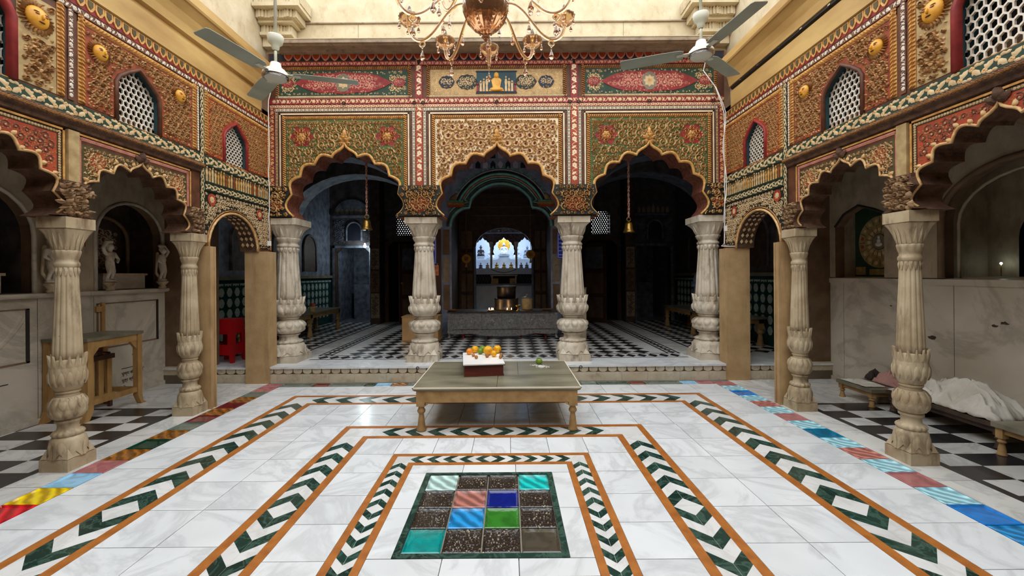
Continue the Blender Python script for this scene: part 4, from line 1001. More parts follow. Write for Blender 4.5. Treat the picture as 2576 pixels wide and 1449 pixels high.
gr = gallery_wall(FGR, 'right', NR, 1.33, 'gallery_plaster', 'gallery wall with the painted wheel niche and a plain marble dado')
# dado slabs
for F, par, v1, cuts in ((FGL, gl, 1.20, [.3, 1.9, 2.9, 3.99, 4.53, 5.47]), (FGR, gr, 1.26, [.3, 1.6, 2.9, 3.95, 5.25, 5.47])):
    for a, b in zip(cuts[:-1], cuts[1:]): Geo(F).box(a+.003, b-.003, 0, v1, -.12, .0).build('dado_slab', ['dado_marble'], par)
    Geo(F).box(.3, 5.47, 0, v1+.06, -.125, -.006).build('dado_core', ['ink'], par)
    Geo(lambda a, b, c: F(c, b, a)).prism([(0, v1), (.05, v1+.01), (.06, v1+.025), (.06, v1+.05), (0, v1+.055)] if F is FGL else [(-.06, v1), (.012, v1), (.012, v1+.06), (-.06, v1+.07)], .3, 5.47).build('dado_ledge', ['dado_marble'], par)
    Geo(F).box(.3, 5.47, 0, .05, .0, .02).build('wall_base', ['dado_marble'], par)
# left niches
for k, (c, hw) in enumerate(((3.46, .50), (4.99, .44))):
    Geo(FGL).box(c-hw-.1, c+hw+.1, 1.2, 2.4, -.46, -.42).box(c-hw-.06, c-hw, 1.2, 2.35, -.42, -.12).box(c+hw, c+hw+.06, 1.2, 2.35, -.42, -.12).box(c-hw-.06, c+hw+.06, 2.33, 2.4, -.42, -.12).box(c-hw-.06, c+hw+.06, 1.15, 1.26, -.42, -.12).build('niche_recess', ['dark_brown' if k else 'dark_wall'], gl)
    lip(FGL, NL[k], .02, 'dado_marble', 'niche_moulding', gl, .004)
    Geo(FGL).box(c-hw*.62, c+hw*.62, 1.262, 1.42, -.40, -.08).build('niche_plinth', ['dado_marble'], gl)
    Geo(FGL).box(c-hw*.66, c+hw*.66, 1.42, 1.445, -.41, -.06).build('niche_plinth_top', ['aged_marble_side'], gl)
    lip(FGL, [(c+(x-c)*.72, 1.445+(y-1.25)*.66) for x, y in NL[k]], .022, 'brown_plaster', 'inner_arch', gl, -.34)
    g = Geo(FGL); rr = random.Random(9+k); vines(g, lambda x, y: abs(x-c) < hw*.6 and 1.5 < y < 2.0, (c-hw, c+hw, 1.48, 2.05), .05, -.405, 70+k, 0, 0, 1, -.4195); g.build('niche_painting', ['gallery_plaster', 'red_paint'], gl, 'stuff', recalc=False)
# marble panels with a carved drape, dark frame
for a, b in ((3.05, 3.92), (4.56, 5.36)):
    for q in ((a, b, .60, .615), (a, b, 1.10, 1.112), (a, a+.02, .60, 1.11), (b-.03, b, .60, 1.11)): Geo(FGL).box(q[0], q[1], q[2], q[3], -.002, .006).build('panel_edge', ['ink' if q[1] == b and q[0] > a else 'brown_plaster'], gl)
    g = Geo(FGL); m = (a+b)/2
    for i in range(2):
        P = [(a+.06+(b-a-.12)*t/20, 1.05-.06*i-(.36-.10*i)*(1-(abs(t-10)/10)**2.4)) for t in range(21)]; stroke(g, P, .02, .012, .0, 0)
    g.build('carved_drape', ['dado_marble'], gl, 'stuff', recalc=False)
Geo(FGL).box(4.60, 4.64, .72, 1.12, .0, .02).box(4.54, 4.64, 1.02, 1.08, .0, .024).build('wall_bracket', ['pale_wood'], gl)
def text(s, F, u, v, size, mat, parent, name='inscription', sgn=1, base=.004):
    cu = bpy.data.curves.new(name, 'FONT'); cu.body = s; cu.size = size; cu.extrude = .0006; cu.materials.append(MATS[mat])
    o = bpy.data.objects.new(name, cu); COL.objects.link(o); o.parent = parent
    me = bpy.data.meshes.new_from_object(o); bpy.data.objects.remove(o); o = link(name, me, parent); tag(o, None, None, None, 'stuff')
    p = Vector(F(u, v, base)); ux = Vector(F(u+sgn, v, base))-p; vz = Vector((0, 0, 1)); n = ux.cross(vz)
    o.matrix_world = Matrix(((ux.x, vz.x, n.x, p.x), (ux.y, vz.y, n.y, p.y), (ux.z, vz.z, n.z, p.z), (0, 0, 0, 1))); return o
ins1 = [(3.45, .545, .035, 'मन्दिर जी'), (3.12, .485, .05, 'श्री भगवान'), (3.0, .37, .05, 'पुण्यार्जन कर्ता श्रीमान'), (3.0, .29, .05, 'धर्मपत्नी श्रीमती शान्ति'), (3.05, .21, .05, 'सपरिवार सहित'), (3.0, .13, .045, 'वीर संवत')]
for u, v, sz, tx in ins1: text(tx, FGL, u, v, sz, 'ink', gl)
Geo(FGL).box(2.95, 3.75, .435, .443, .001, .004).build('inscription_rule', ['ink'], gl)
for u, v, sz, tx in ((4.98, .46, .035, 'श्रीमान'), (4.85, .25, .05, 'पुण्य की स्मृति'), (4.85, .17, .05, 'पुत्र श्री'), (4.85, .09, .045, 'जी')): text(tx, FGL, u, v, sz, 'ink', gl)
Geo(FGL).box(4.85, 5.12, .325, .331, .001, .004).build('inscription_rule', ['ink'], gl)
text('पान', FGL, 4.30, 1.73, .11, 'ink_red', gl, 'red_lettering')
g = Geo(FGL); g.prism([(4.24, 1.63), (4.34, 1.63), (4.34, 1.65), (4.40, 1.62), (4.34, 1.59), (4.34, 1.61), (4.24, 1.61)], .001, .004); g.build('red_arrow', ['ink_red'], gl)
# right: painted wheel niche
Geo(FGR).box(4.62, 5.45, 1.25, 2.3, -.30, -.26).build('niche_recess', ['dark_green_paint'], gr)
Geo(FGR).box(4.62, 4.68, 1.25, 2.3, -.27, -.12).box(5.38, 5.45, 1.25, 2.3, -.27, -.12).box(4.62, 5.45, 2.2, 2.3, -.27, -.12).box(4.62, 5.45, 1.2, 1.335, -.27, -.12).build('niche_reveal', ['gallery_plaster'], gr)
lip(FGR, NR[1][1:-1], .014, 'ink', 'niche_edge', gr, .002)
def disc(F, c, v, r, w0, w1, n=40): return Geo(F).prism([(c+r*cos(2*pi*i/n), v+r*1.05*sin(2*pi*i/n)) for i in range(n)], w0, w1)
for r, m, q in ((.30, 'mandala_tan', .004), (.205, 'gold_dark', .007), (.195, 'mandala_tan', .009), (.095, 'brown_carved', .012), (.085, 'grey_stone', .014)): disc(FGR, 5.02, 1.76, r, -.26, -.26+q).build('wheel_ring', [m], gr)
g = Geo(FGR)
for i in range(16):
    a = 2*pi*i/16; stroke(g, [(5.02+.21*cos(a), 1.76+.22*sin(a)), (5.02+.29*cos(a), 1.76+.305*sin(a))], .004, -.252, -.2565, 0)
    stroke(g, [(5.02+.10*cos(a+.2), 1.76+.105*sin(a+.2)), (5.02+.19*cos(a+.2), 1.76+.2*sin(a+.2))], .003, -.248, -.2515, 0)
    flower(g, 5.02+.25*cos(a+.2), 1.76+.26*sin(a+.2), .026, 5, -.25, -.2555, 1 if i % 5 else 2); flower(g, 5.02+.145*cos(a), 1.76+.15*sin(a), .026, 5, -.247, -.2505, 1)
g.build('wheel_painting', ['brown_carved', 'pale_relief', 'orange_red_paint'], gr, 'stuff', recalc=False)
g = Geo(FGR); g.ell((5.02, 1.73, -.243), (.05, .03, .01)); g.ell((5.02, 1.77, -.243), (.028, .035, .01)); g.ell((5.02, 1.815, -.243), (.018, .02, .01)); g.build('wheel_figure', ['white_lattice'], gr)
for a, b, c, d_ in ((4.70, 4.84, 1.36, 1.46), (5.22, 5.36, 1.36, 1.46), (4.9, 5.16, 1.36, 1.43)): Geo(FGR).box(a, b, c, d_, -.26, -.25).build('painted_pavilion', ['mandala_tan'], gr)
# right: deep arched opening to a dark side room
rm = Geo(FGR); rm.box(2.5, 4.3, 1.1, 1.34, -1.6, -.12).box(2.5, 4.3, 1.1, 2.7, -1.64, -1.6, 1).box(2.5, 2.56, 1.3, 2.7, -1.6, -.12).box(4.24, 4.3, 1.3, 2.7, -1.6, -.12).box(2.5, 4.3, 2.6, 2.7, -1.6, -.12).build('side_room', ['gallery_plaster', 'teal_paint'], gr)
lip(FGR, NR[0], .03, 'brown_plaster', 'arch_moulding', gr, .002); lip(FGR, [(3.4+(x-3.4)*.9, 1.33+(y-1.33)*.92) for x, y in NR[0]], .014, 'gallery_plaster', 'arch_moulding', gr, -.1)
g = Geo(FGR); a2 = arched(3.62, .36, 1.34, 1.72, .32); g.prism([(2.56, 2.6), (2.56, 1.34)]+a2+[(4.24, 1.34), (4.24, 2.6)], -.72, -.66, 0, 1); g.build('inner_arch_wall', ['gallery_plaster', 'navy_paint'], gr)
for a, b in ((1.9, 2.2), (2.9, 3.3)): pass
g = Geo(FGR); rr = random.Random(3)
for u, v, r in ((3.55, .95, .04), (3.62, .92, .03), (4.15, .74, .05), (4.28, .71, .03), (3.72, .28, .04), (3.35, 1.02, .03), (4.6, 1.02, .02)): g.prism([(u+r*cos(2*pi*i/9)*rr.uniform(.4, 1.1), v+r*.5*sin(2*pi*i/9)*rr.uniform(.4, 1.1)) for i in range(9)], .0, .0012)
g.build('wall_stains', ['dark_brown'], gr, 'stuff')
# ceilings over the galleries, far end walls
for sx, nm, F in ((-1, 'left', FGL), (1, 'right', FGR)):
    a, b = sorted((sx*(W+.2), sx*(GX+.15)))
    cg = Geo().box(X0+a, X0+b, .3, 5.6, 2.72, 2.85).build('ceiling_gallery_'+nm, ['brown_plaster'], None, 'structure', 'brown plaster ceiling of the gallery '+('over the inscribed wall' if sx < 0 else 'over the painted wheel niche'))
    for y in (CY-.6, CY+.6, 4.3):
        g = Geo(); P = [(X0+sx*(W+.2)+sx*(GX-W-.2)*t/12, y, 2.2+.38*sin(pi*t/12)) for t in range(13)]; g.tube(P, .045, 6); g.build('ceiling_rib', ['brown_plaster'], cg)
    a, b = sorted((sx*3.80, sx*(GX+.1)))
    we = Geo().box(X0+a, X0+b, 5.47, 5.66, 0, 2.75).build('wall_end_'+nm, ['brown_plaster'], None, 'structure', 'brown end wall of the gallery '+('behind the slender column by the stools' if sx < 0 else 'behind the low bench'))
    a, b = sorted((sx*3.78, sx*(GX+.1))); Geo().box(X0+a, X0+b, 5.44, 5.47, 0, .22).build('wall_base', ['step_marble'], we)
    a, b = sorted((sx*3.10, sx*(GX+.1))); Geo().box(X0+a, X0+b, 5.50, 5.66, 2.3, 4.1).build('wall_head', ['brown_plaster'], we)
    a, b = sorted((sx*3.2, sx*(GX+.1))); Geo().box(X0+a, X0+b, .1, .3, -.1, 2.8).build('wall_near_end', ['brown_plaster'], we)

# ================================================================ HALL BEHIND THE FACADE
HC = 4.05; HY = 10.6
ch = Geo().box(X0-4.6, X0+4.6, 5.98, 12.7, HC, HC+.12).build('ceiling_hall', ['dark_wall'], None, 'structure', 'dark grey ceiling of the hall behind the facade')
def FH(u, v, w_): return (X0+u, HY-w_, v)
# openings in the back wall: side cells, wooden doors; jali windows above the doors
DO = [(-4.28, -3.40, 2.10), (-2.92, -2.08, 2.25), (2.08, 2.92, 2.25), (3.40, 4.28, 2.10)]
p = [(-4.6, 2.42), (-4.6, HF-.02)]
for q_, (a, b, t) in enumerate(DO):
    if q_ == 2: pl_ = p+[(-1.3, HF-.02), (-1.3, 2.42)]; p = [(1.3, 2.42), (1.3, HF-.02)]
    p += [(a, HF-.02), (a, t-.12), (a+.12, t), (b-.12, t), (b, t-.12), (b, HF-.02)]
p += [(4.6, HF-.02), (4.6, 2.42)]
g = Geo(FH); g.prism(p, -.2, 0, 0, 1); g.prism(pl_, -.2, 0, 0, 1)
JW = [arched(-2.5, .24, 2.42, 2.86, .16), arched(2.5, .24, 2.42, 2.86, .16)]
g.prism([(-4.6, HC), (-4.6, 2.42)]+JW[0]+[(-1.3, 2.42), (-1.3, 3.4), (1.3, 3.4), (1.3, 2.42)]+JW[1]+[(4.6, 2.42), (4.6, HC)], -.2, 0, 0, 1)
hb = g.build('wall_hall_back', ['dark_wall', 'dark_brown'], None, 'structure', 'dark painted back wall of the hall with doorways and jali windows')
for k in (0, 1): jali(FH, JW[k], .034, 1.0, -.03, hb, 'ink', 'jali_screen', .05, .55)
for k, (a, b, t) in enumerate(DO):
    cell = Geo(FH); d_ = 1.3
    cell.box(a-.1, a, HF-.1, 2.4, -d_, -.2).box(b, b+.1, HF-.1, 2.4, -d_, -.2).box(a-.1, b+.1, HF-.1, 2.4, -d_-.1, -d_).box(a-.1, b+.1, 2.3, 2.4, -d_, -.2).box(a, b, HF-.1, HF, -d_, 0)
    cell.build('cell_walls', ['dark_wall_blue' if k in (0, 3) else 'dark_brown'], hb)
    frame_rect(FH, a-.06, b+.06, HF, t+.06, .06, None, ['dark_wood' if k in (1, 2) else 'dark_wall_blue'], 'door_frame', hb, 0, .02)
for sx in (-1, 1):
    a, b = sorted((sx*3.42, sx*4.1)); Geo(FH).box(a, b, HF, 1.15, -.9, -.8).build('cell_counter', ['dark_wall_blue'], hb)
    Geo(FH).box(*sorted((sx*3.5, sx*3.75)), 1.2, 2.0, -1.29, -1.27).build('cell_picture', ['navy_paint'], hb)
    c = sx*3.84
    Geo(FH).prism([(c-.46*cos(pi*i/16), 2.92+.42*sin(pi*i/16)) for i in range(17)], .0, .02).build('lunette', ['dark_wall_blue' if sx < 0 else 'dark_wall'], hb)
    Geo(FH).box(c-.48, c+.48, 2.88, 2.925, 0, .06).build('lunette_ledge', ['dark_wall_blue'], hb)
    g = Geo(FH)
    for i in range(-3, 4): g.prism([(c+i*.12-.04, 2.95), (c+i*.12-.04, 3.05), (c+i*.12, 3.11+.08*(i == 0)), (c+i*.12+.04, 3.05), (c+i*.12+.04, 2.95)], .02, .026)
    g.build('lunette_painting', ['grey_cornice'], hb, 'stuff')
    lip(FH, arched(c+.05, .19, 2.28, 2.56, .2), .025, 'dark_wall_blue', 'niche_moulding', hb, .01); Geo(FH).prism(arched(c+.05, .17, 2.29, 2.55, .18), .0, .006).build('niche_painting', ['navy_paint'], hb)
    g = Geo(FH); vines(g, lambda x, y: c-.5 < x < c+.5 and 2.2 < y < 2.85 and not (abs(x-c-.05) < .23 and y < 2.8), (c-.5, c+.5, 2.2, 2.86), .06, .012, 90, 0, 0, 0, .001); g.build('wall_painting', ['dark_wall_blue'], hb, 'stuff', recalc=False)
    # painted pillar
    c = sx*3.13; pl = Geo().box(X0+c-.12, X0+c+.12, 10.18, 10.6, HF, HC).build('painted_pillar', ['dark_brown'], hb)
    def FP(u, v, w_): return (X0+c+u, 10.18-w_, v)
    for q, (v0, v1, m) in enumerate(((.35, .95, 'grey_cornice'), (1.0, 1.5, 'brown_plaster'), (1.55, 2.05, 'grey_cornice'))):
        Geo(FP).box(-.1, .1, v0, v1, 0, .008).build('pillar_panel', [m], hb)
        g = Geo(FP); vines(g, lambda x, y: abs(x) < .09 and v0+.01 < y < v1-.01, (-.1, .1, v0, v1), .045, .018, 95+q, 0, 0, 0, .0085); g.build('pillar_painting', ['dark_brown', ], hb, 'stuff', recalc=False)
    # transverse rib arch of the aisle
    for y in (8.6, 7.2):
        g = Geo(); n = 18; o = []
        for i in range(n+1):
            t = pi*i/n; o.append((X0+sx*3.0-sx*1.38*cos(t), 2.55+.95*sin(t)))
        poly = o+[(X0+sx*(3.0+1.5), 2.5), (X0+sx*(3.0+1.5), HC), (X0+sx*1.5, HC), (X0+sx*1.5, 2.5)]
        g.prism(poly, y, y+.5, 0, 1, axis=1); g.build('rib_arch', ['dark_wall', 'dark_wall_blue'], hb)
# hall side walls with oval tile dado
g = Geo(); n = 12
g.prism([(.066*cos(2*pi*i/n)*(1-.1*(i % 2)), .074*sin(2*pi*i/n)) for i in range(n)], -.003, .003, axis=0); om = g.mesh('oval_tile', ['tile_pale'])
for sx, nm, F in ((-1, 'left', FGL), (1, 'right', FGR)):
    wh = Geo(F).box(5.66, 10.6, HF-.1, HC, -.2, -.03).build('wall_hall_'+nm, ['dark_wall_blue' if sx < 0 else 'dark_wall'], None, 'structure', 'dim side wall of the hall with green oval-tile dado, '+('behind the red stools' if sx < 0 else 'behind the domed shrine model'))
    Geo(F).box(5.66, 10.6, HF, 1.34, -.03, .0).build('tile_ground', ['tile_green'], wh)
    Geo(F).box(5.66, 10.6, 1.34, 1.40, -.03, .05).build('dado_ledge', ['grey_stone'], wh)
    g = Geo(F); 
    for i in range(26): c = 5.75+i*.19; g.prism([(c-.085, 1.28), (c+.085, 1.28), (c+.07, 1.24), (c+.03, 1.255), (c, 1.235), (c-.03, 1.255), (c-.07, 1.24)], 0, .004)
    g.build('tile_frieze', ['tile_pale'], wh, 'stuff')
    for i in range(25):
        for j in range(5):
            o = link('oval_tile', om, wh); o.location = F(5.78+i*.19, 1.14-j*.172, .003)
    for y in (7.1, 8.3, 9.5):
        Geo(F).prism(arched(y, .3, 1.5, 2.0, .32), -.03, -.02).build('wall_niche', ['dark_brown'], wh); lip(F, arched(y, .3, 1.5, 2.0, .32), .03, 'dark_wall', 'niche_moulding', wh, -.02)
    Geo(F).box(6.05, 6.55, 1.42, 2.6, -.03, -.01).build('pale_panel', ['blue_grey_paint'], wh)

# ================================================================ SHRINE
def FS(u, v, w_): return (X0+u, 8.30-w_, v)
def tre(off=0.0):
    # trefoil arch outline, left foot to right foot
    R1 = .70+off; cy = 2.50; P = []
    L2 = [(-.99-off, HF), (-.99-off, 2.36)]
    for i in range(1, 9):
        t = pi-(pi/2)*i/9*1.18; P.append((-.66+(.33+off)*cos(t), 2.36+(.36+off)*sin(t)))
    cusp = P[-1]
    a0 = atan2(cusp[1]-cy, cusp[0]); 
    M_ = []
    for i in range(21):
        a = a0+(pi-2*(a0-pi/2)-pi)*0 if 0 else a0-(2*(a0-pi/2))*i/20
        M_.append(((R1)*cos(a), cy+R1*sin(a)))
    left = L2+[q for q in P if q[0] < -.60-off*.2]
    return left+[q for q in M_ if abs(q[0]) < .62+off*.9]+[(-x, y) for x, y in left[::-1]]
T0 = tre()
g = Geo(FS); g.prism([(-1.55, HC), (-1.55, HF)]+T0+[(1.55, HF), (1.55, HC)], -.16, 0, 0, 1)
sw = g.build('wall_shrine', ['shrine_paint', 'dark_brown'], None, 'structure', 'painted shrine wall with a turquoise trefoil arch behind the silver cabinet')
for off, r, m, w_ in ((.02, .03, 'turquoise', .02), (.075, .022, 'dark_wall', .03), (.115, .022, 'turquoise', .03), (.155, .016, 'pink_paint', .03), (.20, .028, 'turquoise', .05), (.25, .02, 'navy_paint', .03), (.285, .016, 'pale_lilac', .02)):
    P = [q for q in tre(off) if q[1] > (1.9 if off < .1 else (2.74 if off > .14 else 2.6))]
    if off > .14:
        P = [(.0+ (.70+off)*cos(a), 2.50+(.70+off)*sin(a)) for a in [pi*.90-pi*.80*i/24 for i in range(25)]]
    lip(FS, P, r, m, 'arch_band', sw, w_)
g = Geo(FS)
for i in range(26):
    a = pi*.88-pi*.76*i/25; leaf(g, .99*cos(a), 2.5+.99*sin(a), a, .09, .06, .02, .004, 0)
g.build('arch_leaf_edge', ['turquoise'], sw, 'stuff', recalc=False)
for s_ in (-1, 1):
    Geo(FS).box(*sorted((s_*.72, s_*1.05)), 2.78, 2.83, 0, .09).build('gilt_block', ['gold_dark'], sw); Geo(FS).box(*sorted((s_*.74, s_*1.05)), 2.74, 2.78, 0, .08).build('pink_fillet', ['orange_red_paint'], sw)
    Geo(FS).box(*sorted((s_*.74, s_*1.04)), 2.83, 2.87, 0, .07).build('green_fillet', ['turquoise'], sw)
    g = Geo(FS); g.lathe([(.14, 0), (.15, .03), (.13, .09), (.07, .14), (.0, .17)], 16); 
    Geo(lambda a, b, c: FS(s_*.88+a, 2.87+c, .0+b*.3)).lathe([(.13, 0), (.14, .03), (.12, .08), (.06, .13), (.005, .16)], 16, rf=lambda a, z, k: 1+.08*cos(8*a)).build('lotus_dome', ['tan_ground'], sw)
    Geo(FS).box(*sorted((s_*1.2, s_*1.32)), HF, 2.3, 0, .06).build('jamb_strip', ['dark_wood'], sw); Geo(FS).box(*sorted((s_*1.36, s_*1.42)), HF, 2.3, 0, .05).build('jamb_strip', ['orange_red_paint'], sw)
    for q in range(3): Geo(FS).box(*sorted((s_*1.03, s_*1.16)), .7+.55*q, 1.2+.55*q, 0, .01).build('jamb_panel', ['grey_cornice' if q == 1 else 'brown_plaster'], sw)
g = Geo(FS)
for i in range(-5, 6):
    c = i*.15
    for v0, h in ((3.52, .15), (3.72, .2)):
        g.prism([(c-.05, v0), (c-.05, v0+h*.6), (c-.02, v0+h*.85), (c, v0+h), (c+.02, v0+h*.85), (c+.05, v0+h*.6), (c+.05, v0)], 0, .006, i % 2)
g.build('painted_niches', ['pale_lilac', 'navy_paint'], sw, 'stuff')
# passage behind the arch
pa = Geo().box(X0-1.6, X0-1.02, 8.46, 10.6, HF, HC).box(X0+1.02, X0+1.6, 8.46, 10.6, HF, HC).box(X0-1.1, X0+1.1, 8.46, 9.9, 3.3, 3.4).build('passage_walls', ['dark_brown'], sw)
def FI(u, v, w_): return (X0+.03+u, 9.80-w_, v)
NI = arched(0, .66, HF, 2.05, .45)
g = Geo(FI); g.prism([(-1.05, 3.35), (-1.05, HF)]+NI+[(1.05, HF), (1.05, 3.35)], -.12, 0); g.build('inner_wall', ['dark_brown'], sw)
for v in (2.78, 2.98): Geo(FI).box(-.75, .75, v, v+.015, 0, .02).build('inner_rail', ['brown_plaster'], sw)
for s_ in (-1, 1):
    for q in range(4): Geo(FI).box(*sorted((s_*.74, s_*.86)), .5+.5*q, .92+.5*q, 0, .012).box(*sorted((s_*.90, s_*1.0)), .5+.5*q, .92+.5*q, 0, .012).build('jamb_panel', ['brown_plaster'], sw)
    Geo(FI).box(*sorted((s_*.655, s_*.70)), HF, 2.05, 0, .05).build('steel_post', ['blue_grey_paint'], sw)
# the lit altar
al = Geo().box(X0-.8, X0+.86, 11.2, 11.3, HF, 2.9).box(X0-.8, X0-.7, 9.93, 11.25, HF, 2.9).box(X0+.76, X0+.86, 9.93, 11.25, HF, 2.9).box(X0-.8, X0+.86, 9.93, 11.3, 2.8, 2.9).build('altar_recess', ['shrine_white'], sw)
altar = thing('altar', (0, 0, 0), 'pale blue stepped altar with pillars and three small cusped arches', 'altar'); altar['kind'] = 'structure'
def FA(u, v, w_): return (X0+.03+u, 10.15-w_, v)
Geo(FA).box(-.72, .72, HF, 1.13, -1.0, .12).build('altar_base', ['shrine_white'], altar); Geo(FA).box(-.72, .72, 1.13, 1.17, -1.0, .16).build('altar_ledge', ['blue_grey_paint'], altar)
Geo(FA).box(-.72, .72, 1.17, 1.40, -1.0, -.30).build('altar_lattice', ['navy_paint'], altar)
g = Geo(FA)
for i in range(-9, 10):
    for s_ in (-1, 1):
        if abs(i*.075) > .3: stroke(g, [(i*.075-.04*s_, 1.18), (i*.075+.04*s_, 1.39)], .004, -.29, -.3, 0)
g.build('lattice_bars', ['blue_grey_paint'], altar, 'stuff', recalc=False)
Geo(FA).box(-.72, .72, 1.40, 1.55, -1.0, -.05).build('altar_shelf', ['shrine_white'], altar)
Geo(FA).box(-.72, .72, 1.55, 1.78, -1.0, -.42).build('altar_step', ['shrine_white'], altar)
for s_ in (-1, 1):
    Geo(lambda a, b, c: FA(s_*.31+a, c, -.1+b)).lathe([(.04, 1.45), (.045, 1.5), (.028, 1.54), (.026, 2.05), (.045, 2.1), (.05, 2.18), (.04, 2.2)], 14).build('altar_pillar', ['grey_cornice'], altar)
ca = [arch_pts(c, 2.32, .33*k_, .42, .22) for c, k_ in ((-.52, .8), (0, 1), (.52, .8))]
p = [(-.74, 2.62), (-.74, 1.88)]
for a in ca: p += [(a[0][0], 1.88)]+a[1:-1]+[(a[-1][0], 1.88)]
p += [(.74, 1.88), (.74, 2.62)]
g = Geo(FA); g.prism(p, -.16, -.10); g.build('altar_arches', ['jewel_dark'], altar); Geo(FA).box(-.73, .73, 2.40, 2.43, -.14, -.06).box(-.73, .73, 2.55, 2.58, -.14, -.06).build('altar_cornice', ['blue_grey_paint'], altar)
g = Geo(FA); rr = random.Random(4)
for i in range(40): g.ell((rr.uniform(-.6, .6), rr.uniform(2.44, 2.62), -.095), (.012, .012, .006), 6, 4)
g.build('mirror_work', ['chrome'], altar, 'stuff')
lm = bpy.data.lights.new('altar_lamp', 'AREA'); lm.energy = 6; lm.size = .5; lm.size_y = .2; lm.shape = 'RECTANGLE'; lm.color = (.78, .87, 1.0)
lo = link('altar_lamp', lm); lo.location = (X0+.03, 10.35, 2.74); lo.rotation_euler = (.3, 0, 0)
Geo(FA).box(-.4, .4, 2.755, 2.79, -.25, -.15).build('tube_lamp', ['lamp_white'], altar)
def seated(g, h):
    k = h/.37
    g.ell((0, 0, .035*k), (.125*k, .075*k, .035*k)); g.ell((.06*k, -.03*k, .045*k), (.075*k, .04*k, .03*k)); g.ell((-.06*k, -.03*k, .045*k), (.075*k, .04*k, .03*k))
    g.ell((0, .01*k, .13*k), (.062*k, .045*k, .085*k)); g.ell((0, .01*k, .19*k), (.085*k, .042*k, .04*k)); g.caps((0, .01*k, .2*k), (0, .005*k, .26*k), .026*k, .022*k)
    g.ell((0, 0, .295*k), (.042*k, .045*k, .052*k)); g.ell((0, .0, .35*k), (.022*k, .022*k, .02*k)); g.ell((0, -.045*k, .29*k), (.008*k, .01*k, .012*k), 6, 5)
    for s_ in (-1, 1):
        g.caps((s_*.085*k, .01*k, .19*k), (s_*.105*k, .0, .11*k), .024*k, .02*k); g.caps((s_*.105*k, 0, .11*k), (s_*.03*k, -.06*k, .075*k), .019*k, .015*k); g.ell((s_*.044*k, .005*k, .285*k), (.008*k, .012*k, .026*k), 6, 5)
def statue(loc, h, mat, label, halo=None, ped=None):
    t = thing('seated_statue', loc, label, 'statue')
    blobs('figure', lambda g: seated(g, h), mat, t, h*.03)
    k = h/.37
    Geo().lathe([(.13*k, -.02*k), (.15*k, -.015*k), (.13*k, .0), (.14*k, .012*k), (.12*k, .02*k)], 20, rf=lambda a, z, q: 1+.05*cos(10*a)).build('lotus_seat', [mat], t)
    if halo:
        g = Geo(); n = 24; g.prism([(.19*k*cos(2*pi*i/n), .27*k+.19*k*sin(2*pi*i/n)) for i in range(n)], .05*k, .06*k, axis=1)
        for i in range(20): a = 2*pi*i/20; g.caps((.07*k*cos(a), .047*k, .27*k+.07*k*sin(a)), (.185*k*cos(a), .047*k, .27*k+.185*k*sin(a)), .006*k, .009*k, nu=6)
        g.build('halo', ['gold_bright'], t)
    if ped:
        pw, ph = ped; Geo().box(-pw/2, pw/2, -.12, .12, -.02*k-.03, -.02*k).box(-pw*.42, pw*.42, -.10, .10, -ph+.03, -.02*k-.03).box(-pw/2, pw/2, -.13, .13, -ph, -ph+.035).build('pedestal', ['shrine_white'], t)
    return t
AY = lambda w_: 10.15-w_
Z1 = 1.78
statue((X0+.03, AY(-.55), Z1+.14), .31, 'shrine_white', 'white seated marble statue with golden halo at the centre of the altar', True, (.30, .14))
statue((X0-.30, AY(-.6), Z1+.008), .33, 'shrine_white', 'white seated marble statue between the altar pillar and the dark seated statue')
statue((X0+.36, AY(-.6), Z1+.008), .33, 'shrine_white', 'white seated marble statue between the altar pillar and the grey seated statue')
statue((X0-.57, AY(-.6), Z1+.1), .28, 'jewel_dark', 'small dark seated statue at the altar end toward the flower-pot bench', None, (.2, .1))
statue((X0+.63, AY(-.6), Z1+.1), .26, 'blue_grey_paint', 'small grey seated statue at the altar end toward the domed shrine model', None, (.22, .1))
for i, u in enumerate((-.15, .03, .21)):
    statue((X0+u, AY(-.22), 1.55+.008), .15, 'brass', ('tiny brass seated statue by the pillar on the dark statue side', 'tiny brass seated statue directly below the golden halo statue', 'tiny brass seated statue by the pillar on the cream jar side')[i])
for u, m, lb in ((-.55, 'jewel_dark', 'tiny dark seated statue at the very end of the altar front shelf'), (-.38, 'brown_plaster', 'tiny brown seated statue on the front shelf by the altar pillar'), (.46, 'jewel_dark', 'tiny dark seated statue on the front shelf past the altar pillar'), (.6, 'dark_metal', 'tiny metal seated statue at the far end of the altar front shelf')):
    statue((X0+u, AY(-.22), 1.55+.008), .14, m, lb)
t = thing('altar_table', (X0+.03, AY(-.02), 1.17), 'small cream offering table on the altar ledge below the garland', 'table')
Geo().box(-.33, .33, -.12, .12, .19, .215).build('tabletop', ['cream_plaster'], t)
for a in (-.29, .29):
    for b in (-.09, .09): Geo().lathe([(.016, 0), (.022, .03), (.014, .06), (.018, .12), (.022, .19)], 10, (a, b, 0)).build('leg', ['cream_plaster'], t)
for i, a in enumerate((-.21, .21)): Geo().box(-.07, .07, -.08, .08, 0, .12).box(-.075, .075, -.085, .085, .12, .13).build('offering_box', ['tan_ground'], None, None, ('small tan lidded box under the offering table, nearer the crate side', 'small tan lidded box under the offering table, nearer the cream jar')[i], 'box', 'boxes under the altar table', (X0+.03+a, AY(-.02), 1.1705))
P = [(X0+.03-.31+.62*i/16, AY(.0)-.02, 1.52-.075*sin(pi*i/16)) for i in range(17)]
Geo().tube(P, .009, 6).build('garland', ['dark_green_paint'], None, None, 'thin dark green garland looped across the altar shelf', 'garland')
